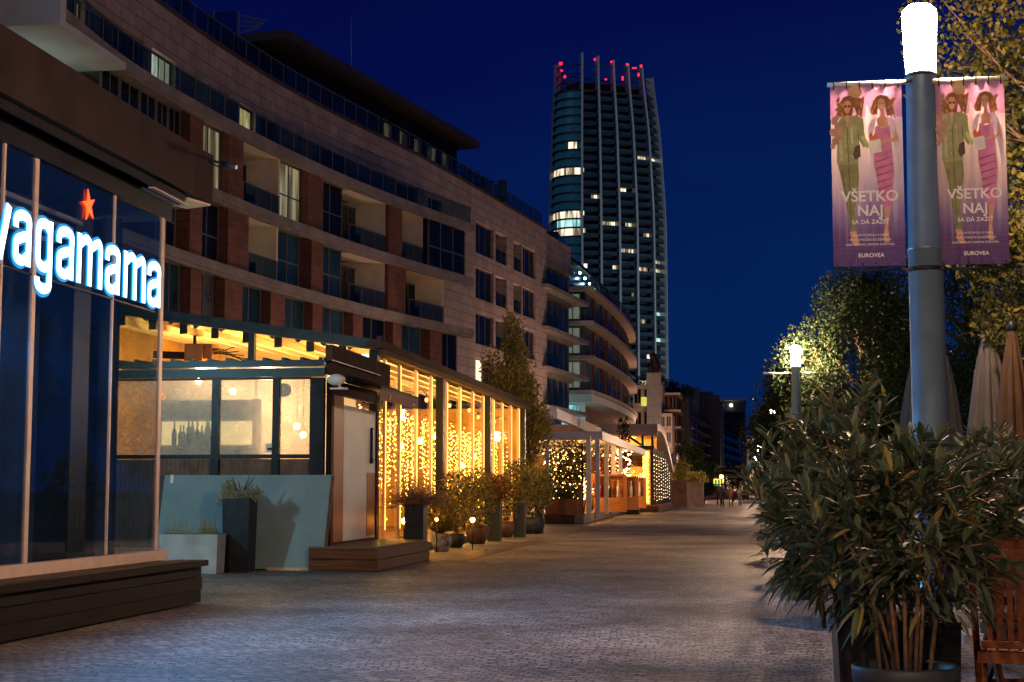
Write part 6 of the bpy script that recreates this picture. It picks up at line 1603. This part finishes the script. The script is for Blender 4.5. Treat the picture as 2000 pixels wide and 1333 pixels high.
# terracotta pots + wooden bottle stands on the kerb
for i,(px,py,r,lb_) in enumerate(((1172,1000,.34,'largest terracotta pot, nearest on the stone kerb'),(1207,997,.28,'middle terracotta pot on the stone kerb'),(1219,993,.26,'farthest terracotta pot on the stone kerb'))):
    q = atZ(px,py,.36); mb = MB(); h = .8-.08*i
    mb.lathe((q.x,q.y,.362),[(.001,0),(r*.7,0),(r*.94,h*.8),(r*1.06,h*.8),(r*1.06,h),(r*.95,h),(r*.9,h*.9),(.001,h*.88)],24)
    tag(mb.build('terracotta_pot',M['terrac']),lb_,'pot','terracotta pots on the kerb')
for i,(px,Y,lb_) in enumerate(((1160,61.5,'nearest orange wooden bottle stand behind the terracotta pots'),(1190,69,'middle orange wooden bottle stand on the stone kerb'),(1210,75,'farthest orange wooden bottle stand on the stone kerb'))):
    q = atY(px,995,Y); t = T('bottle_stand',lb_,'stand',(q.x+.5,Y,.36),'wooden bottle stands'); x_=q.x
    mb = MB(); mb.bar((x_-.35,Y,.36),(x_+.0,Y,1.9),.14); mb.box(x_,x_+1.3,Y,Y+.35,.37,.95); mb.box(x_,x_+1.3,Y+.3,Y+.36,.951,1.85); mb.box(x_,x_+1.3,Y,Y+.299,1.8,1.88); mb.box(x_+1.18,x_+1.3,Y,Y+.29,.951,1.799); mb.build('frame',M['owood'],t)
    for k in range(3):
        mb = MB(); mb.lathe((x_+.28+.35*k,Y+.15,.952),[(.001,0),(.07,0),(.07,.4),(.03,.5),(.03,.7),(.001,.71)],8); mb.build('bottle',[mat('red_bottle',(.2,.01,.01),.2),mat('bottle_dark',(.02,.025,.02),.1),M['aluw']][k],t)
a = atY(1222,993,80); b = atY(1247,955,80); mb = MB(); mb.box(a.x,b.x,80,81,.0,b.z)
o_ = T('dark_planter','dark brown square planter with clipped greenery before the waved pavilion','planter',((a.x+b.x)/2,80.5,0)); mb.build('box',M['deck'],o_)
mb = MB(); leafcloud(mb,((a.x+b.x)/2,80.5,b.z+.2),.4,.4,.35,500,.12,.03,up=1); mb.build('foliage',MATS['lush_leaf'],o_)
# waved pavilion
WP = T('waved_pavilion','yellow lit restaurant pavilion with waved roof edge and grid of light strings','pavilion',(-8,98,0))
wx = atY(1275,900,88).x
path = [(88.0,atY(1276,829,88).z)]
for px,py in ((1283,831),(1290,843),(1296,862),(1302,885),(1306,905),(1309,912),(1312,908),(1315,895),(1318,886)):
    q = atX(px,py,wx); path.append((q.y,q.z))
path = smooth(path,4)
mb = MB(); th_ = .4
for (ya,za),(yb,zb2) in zip(path,path[1:]):
    mb.hexa([(wx-5,ya,za-th_),(wx+.25,ya,za-th_),(wx+.25,yb,zb2-th_),(wx-5,yb,zb2-th_)],[(wx-5,ya,za),(wx+.25,ya,za),(wx+.25,yb,zb2),(wx-5,yb,zb2)])
mb.build('waved_roof',mat('waved_roof_sheet',(.36,.31,.27),.45,.2,noise=.15,nscale=1),WP)
mb = MB(); zt0 = path[0][1]; mb.box(wx-14,wx+.3,87.6,88.0,zt0-.62,zt0+.0); mb.box(wx-14,wx-5.01,88.01,112,zt0-.5,zt0-.1); mb.build('roof_band',M['concrete'],WP)
zb1 = atY(1260,876,88).z
mb = MB(); mb.box(wx-14,wx+.1,87.9,88.1,zb1-.1,zb1+.15)
for px in (1255,1274): x_ = atY(px,850,88).x; mb.box(x_-.07,x_+.07,87.95,88.09,zb1+.151,zt0-.63)
x_=atY(1274,950,88).x; mb.box(x_-.1,x_+.1,87.95,88.09,.4,zb1-.101)
mb.bar((atY(1228,846,88).x,88,zt0-.7),(atY(1252,873,88).x,88,zb1+.2),.14)
mb.build('frame',M['graphite'],WP)
mb = MB(); mb.box(wx-14,wx-.1,94,94.2,.4,zt0-.5); mb.build('back_wall',mat('yellow_interior',(.75,.42,.10),.8,noise=.35,nscale=.8),WP)
mb = MB(); mb.box(wx-14,wx-.1,88.2,94,zt0-.66,zt0-.64); mb.build('ceiling',M['owood'],WP)
mb = MB(); mb.box(atY(1228,900,88).x,atY(1255,900,88).x,88.12,88.2,atY(1240,912,88).z,zb1-.12); mb.build('blind',M['owood'],WP)
mb = MB(); mb.box(wx-14,wx-.15,88.0,88.02,.4,zb1-.12); mb.box(wx-.1,wx-.08,88.1,112,.4,zb1+.6); mb.build('glass_pane',M['clear'],WP)
for k in range(9):
    y = 88.2+2.7*k; mb = MB(); mb.box(wx-.15,wx+.02,y-.08,y+.08,.4,min(4.0,zb1+.1)); split_build(mb,'post',M['graphite'],WP)
for k in range(8):
    y = 88.9+2.7*k; mb = MB()
    for kk in range(2):
        z = 3.3
        while z > .6: ldia(mb,(wx-.03,y+kk*.9,z),random.uniform(.015,.032)); z -= random.uniform(.16,.28)
    mb.build('light_string',mat('white_bulb',(1,.9,.7),.4,emit=(1,.66,.32),es=4.5,nomis=True),WP)
mb = MB()
x0_,x1_ = atY(1255,950,88).x, atY(1266,950,88).x
for i in range(260): ldia(mb,(random.uniform(x0_,x1_),88.3+random.random()*.3,random.uniform(.5,zb1-.2)),.05)
mb.build('light_column',mat('yellow_bulb',(1,.7,.2),.4,emit=(1,.50,.06),es=5,nomis=True),WP)
mb = MB(); mb.box(wx-6,wx+.35,87.2,94,.02,.38); mb.box(wx-1,wx+.3,94.2,110,.02,.33); mb.build('base_step',M['step'],WP)
plight('pavilion_light',(wx-3,91,3.9),420,(1,.55,.16),.3); plight('pavilion_light',(wx-6,90,2.4),260,(1,.6,.2),.3); plight('pavilion_light',(wx-1.5,92,5.2-.9),150,(1,.55,.16),.3)
plight('pergola_light',(-7.6,60,2.3),420,(1,.55,.18),.3); plight('pergola_light',(-7.9,72,2.3),420,(1,.55,.18),.3)
random.seed(80)
for i in range(2):
    fl_ = T('string_light_curtain',['golden string lights under the left half of the white pergola','golden string lights under the right half of the white pergola'][i],'string lights',(-9,60+8*i,2))
    mb = MB()
    for k in range(260):
        q = atY(random.uniform(1060,1140) if i==0 else random.uniform(1140,1235),random.uniform(880,975),60+12*i+random.uniform(0,6)); ldia(mb,q,random.uniform(.02,.05))
    o = mb.build('bulbs',mat('pergola_bulb',(1,.8,.4),.4,emit=(1,.58,.18),es=16,nomis=True),fl_); o['kind'] = 'stuff'
# inner restaurant back wall behind the pergola, warm
mb = MB(); mb.box(-15,-7.2,84.5,84.7,.35,3.3); tag(mb.build('restaurant_wall',MATS['yellow_interior']),'warm lit restaurant wall behind the pergola plants','wall')

# pylon with lion statue
PL = T('stone_pylon','tall pale square stone pylon rising beyond the waved pavilion roof','pylon',(-8.3,140,0))
a = atY(1264,900,140); b = atY(1290,728,140)
mb = MB(); mb.box(a.x,b.x,140,140+(b.x-a.x),0,b.z); mb.build('shaft',grid_mat('pylon_stone',(.56,.48,.41),(.28,.24,.20),2.4,1.0,.015,.8,.06),PL)
ls = T('lion_statue','dark bronze lion statue sitting on top of the stone pylon','statue',((a.x+b.x)/2,140.4,b.z))
cx_ = (a.x+b.x)/2; zb3 = b.z; y_ = 140.6
mb = MB()
vsk = [(cx_+.25,y_,zb3),(cx_+.22,y_,zb3+.5),(cx_+.1,y_,zb3+1.1),(cx_-.02,y_-.05,zb3+1.45),(cx_-.12,y_-.1,zb3+1.75)]
mb.tube(vsk,[.46,.44,.36,.33,.20],12); mb.ball((cx_-.02,y_-.05,zb3+1.52),.36,12,8)
mb.tube([(cx_-.1,y_-.1,zb3+1.62),(cx_-.36,y_-.2,zb3+1.55)],[.2,.13],10)
for s_ in (-1,1):
    mb.tube([(cx_-.15,y_+s_*.2,zb3+1.0),(cx_-.38,y_+s_*.2,zb3+.5),(cx_-.42,y_+s_*.2,zb3+.05)],[.17,.11,.12],8)
    mb.tube([(cx_+.2,y_+s_*.3,zb3+.35),(cx_-.1,y_+s_*.36,zb3+.12)],[.24,.13],8)
mb.tube([(cx_+.45,y_,zb3+.1),(cx_+.6,y_,zb3+.5),(cx_+.5,y_,zb3+.9)],[.06,.05,.09],6)
mb.build('body',mat('dark_bronze',(.05,.032,.025),.55,.3,noise=.3,nscale=3),ls)

# hedge boxes, small trees, kiosks and people beyond the pavilion
for i,(p0,p1,pt,pb,Y,m_,lb_,gh) in enumerate(((1311,1341,938,992,112,'deck','brown planter wall with bushy trees right of the waved pavilion',1.6),(1342,1374,941,990,118,'concrete','grey brown planter wall left of the small lamp',.7))):
    a = atY(p0,pb,Y); b = atY(p1,pt,Y); t = T('planter_wall',lb_,'planter',((a.x+b.x)/2,Y,0))
    mb = MB(); mb.box(a.x,b.x,Y,Y+1.2,0,b.z); mb.build('box',mat('brown_panel',(.10,.055,.035),.6,noise=.3,nscale=2) if i==0 else mat('taupe_panel',(.15,.11,.09),.6,noise=.3,nscale=2),t)
    mb = MB()
    for k in range(8): leafcloud(mb,(a.x+(b.x-a.x)*(k+.5)/8,Y+.7,b.z+gh*.4),.5,.5,gh*random.uniform(.4,.8),150,.22,.08,up=.4)
    mb.build('foliage',lf_young,t)
tree_mesh('small_tree','dark small tree behind the planter walls with green glow',(-4.6,130,0),5.4,.1,(-4.6,130,3.2,1.6,1.2,2.0),3500,.25,.13,lf_dark,trunkh=1.2,clumps=20,dens=.45,seed=41)
tree_mesh('small_tree','dark tree just left of the small warm street lamp',(-3.6,146,0),4.2,.1,(-3.4,146,2.4,1.3,1.2,1.5),2500,.25,.13,lf_dark,trunkh=1,clumps=16,dens=.45,seed=42)
tree_mesh('small_tree','dark tree right of the small warm street lamp',(-1.0,175,0),4.6,.1,(-.9,175,2.4,1.5,1.2,1.6),2000,.3,.15,lf_dark,trunkh=1,clumps=16,dens=.45,seed=43)
def person(x,y,h,label,ctop,cbot,st,hairc=(.04,.025,.015)):
    t = T('person',label,'person',(x,y,0)); k = h/1.75
    V = [(0,0,.93),(0,0,1.12),(0,0,1.36),(0,0,1.48),(0,-.01,1.62),(0,-.005,1.72),
         (.18,0,1.38),(.23,-.03*st,1.12),(.24,-.10*st,.88),(-.18,0,1.38),(-.23,.03*st,1.12),(-.24,.10*st,.88),
         (.09,0,.90),(.10,-.10*st,.50),(.10,-.02*st+.06,.08),(.10,-.12*st-.02,.03),(-.09,0,.90),(-.10,.10*st,.50),(-.10,.26*st,.10),(-.10,.16*st,.03)]
    Rr = [.15,.13,.15,.055,.09,.07,.06,.043,.035,.06,.043,.035,.085,.06,.04,.035,.085,.06,.04,.035]
    E_ = [(0,1),(1,2),(2,3),(3,4),(4,5),(2,6),(6,7),(7,8),(2,9),(9,10),(10,11),(0,12),(12,13),(13,14),(14,15),(0,16),(16,17),(17,18),(18,19)]
    me = bpy.data.meshes.new('body'); me.from_pydata([(a*k,b*k,c*k) for a,b,c in V],E_,[])
    o = bpy.data.objects.new('body',me); C.objects.link(o); o.parent = t; WL[o.name] = Vector((x,y,0))
    md = o.modifiers.new('skin','SKIN'); md.use_smooth_shade = True
    for i_,v in enumerate(me.skin_vertices[0].data if me.skin_vertices else []): v.radius = (Rr[i_]*k,Rr[i_]*k); v.use_root = i_ == 0
    o.modifiers.new('sub','SUBSURF').levels = 1; o.modifiers['sub'].render_levels = 1
    me.materials.append(mat('cloth_%d'%int(ctop[0]*1000),ctop,.8))
    mb = MB(); mb.ball((x,y+.01,1.69*k),.105*k,10,8,1.1); mb.build('hair',mat('hair_dark',hairc,.7),t)
    return t
person(-1.55,118,1.78,'person in dark coat walking away, left of the far walking group',(.03,.03,.035),(.02,.02,.02),1)
person(-.9,121,1.70,'person in brown jacket walking in the middle of the far group',(.10,.05,.035),(.02,.02,.02),-1)
person(-.2,126,1.66,'person in grey top walking at the right of the far group',(.14,.13,.13),(.02,.02,.02),1)
for i,(px,Y) in enumerate(((1444,205),(1452,190))):
    q = atY(px,950,Y); t = T('market_umbrella',['left small pale umbrella at the street end','right small pale umbrella at the street end'][i],'umbrella',(q.x,Y,0))
    mb = MB(); mb.tube([(q.x,Y,0),(q.x,Y,2.6)],.04,5); mb.build('pole',M['black'],t)
    mb = MB(); mb.lathe((q.x,Y,2.1),[(1.5,0),(.75,.4),(.001,.65)],8); mb.build('canopy',M['cream'],t)
plight('street_end_fill',(-1.5,200,2.5),900,(1,.6,.3),.5)  # unseen lights added here and below to brighten the far blocks
for x_,y_,e_ in ((-6,190,3000),(-8,235,12000),(-9,285,20000)): plight('street_end_fill',(x_,y_,7.5),e_,(1,.55,.34),.5)

# fallen leaves and specks on the paving
random.seed(90); mb = MB()
for i in range(520):
    if i < 300: x = random.uniform(-6,-4.3); y = random.uniform(20,55)
    else: x = random.uniform(-5.5,1.0); y = random.uniform(9,45)
    s_ = random.uniform(.012,.035); a_ = random.uniform(0,6.3); z = .004+random.uniform(0,.012)
    mb.add([(x+s_*math.cos(a_),y+s_*math.sin(a_),z),(x-s_*.5*math.sin(a_),y+s_*.5*math.cos(a_),z+.006),(x-s_*math.cos(a_),y-s_*math.sin(a_),z),(x+s_*.5*math.sin(a_),y-s_*.5*math.cos(a_),z+.004)],[(0,1,2,3)])
tag(mb.build('fallen_leaves',leaf_mat('fallen_leaf',(.12,.07,.03),(.40,.28,.16),.8,.2,.1)),'scattered small fallen leaves on the cobbled paving','leaves','','stuff')
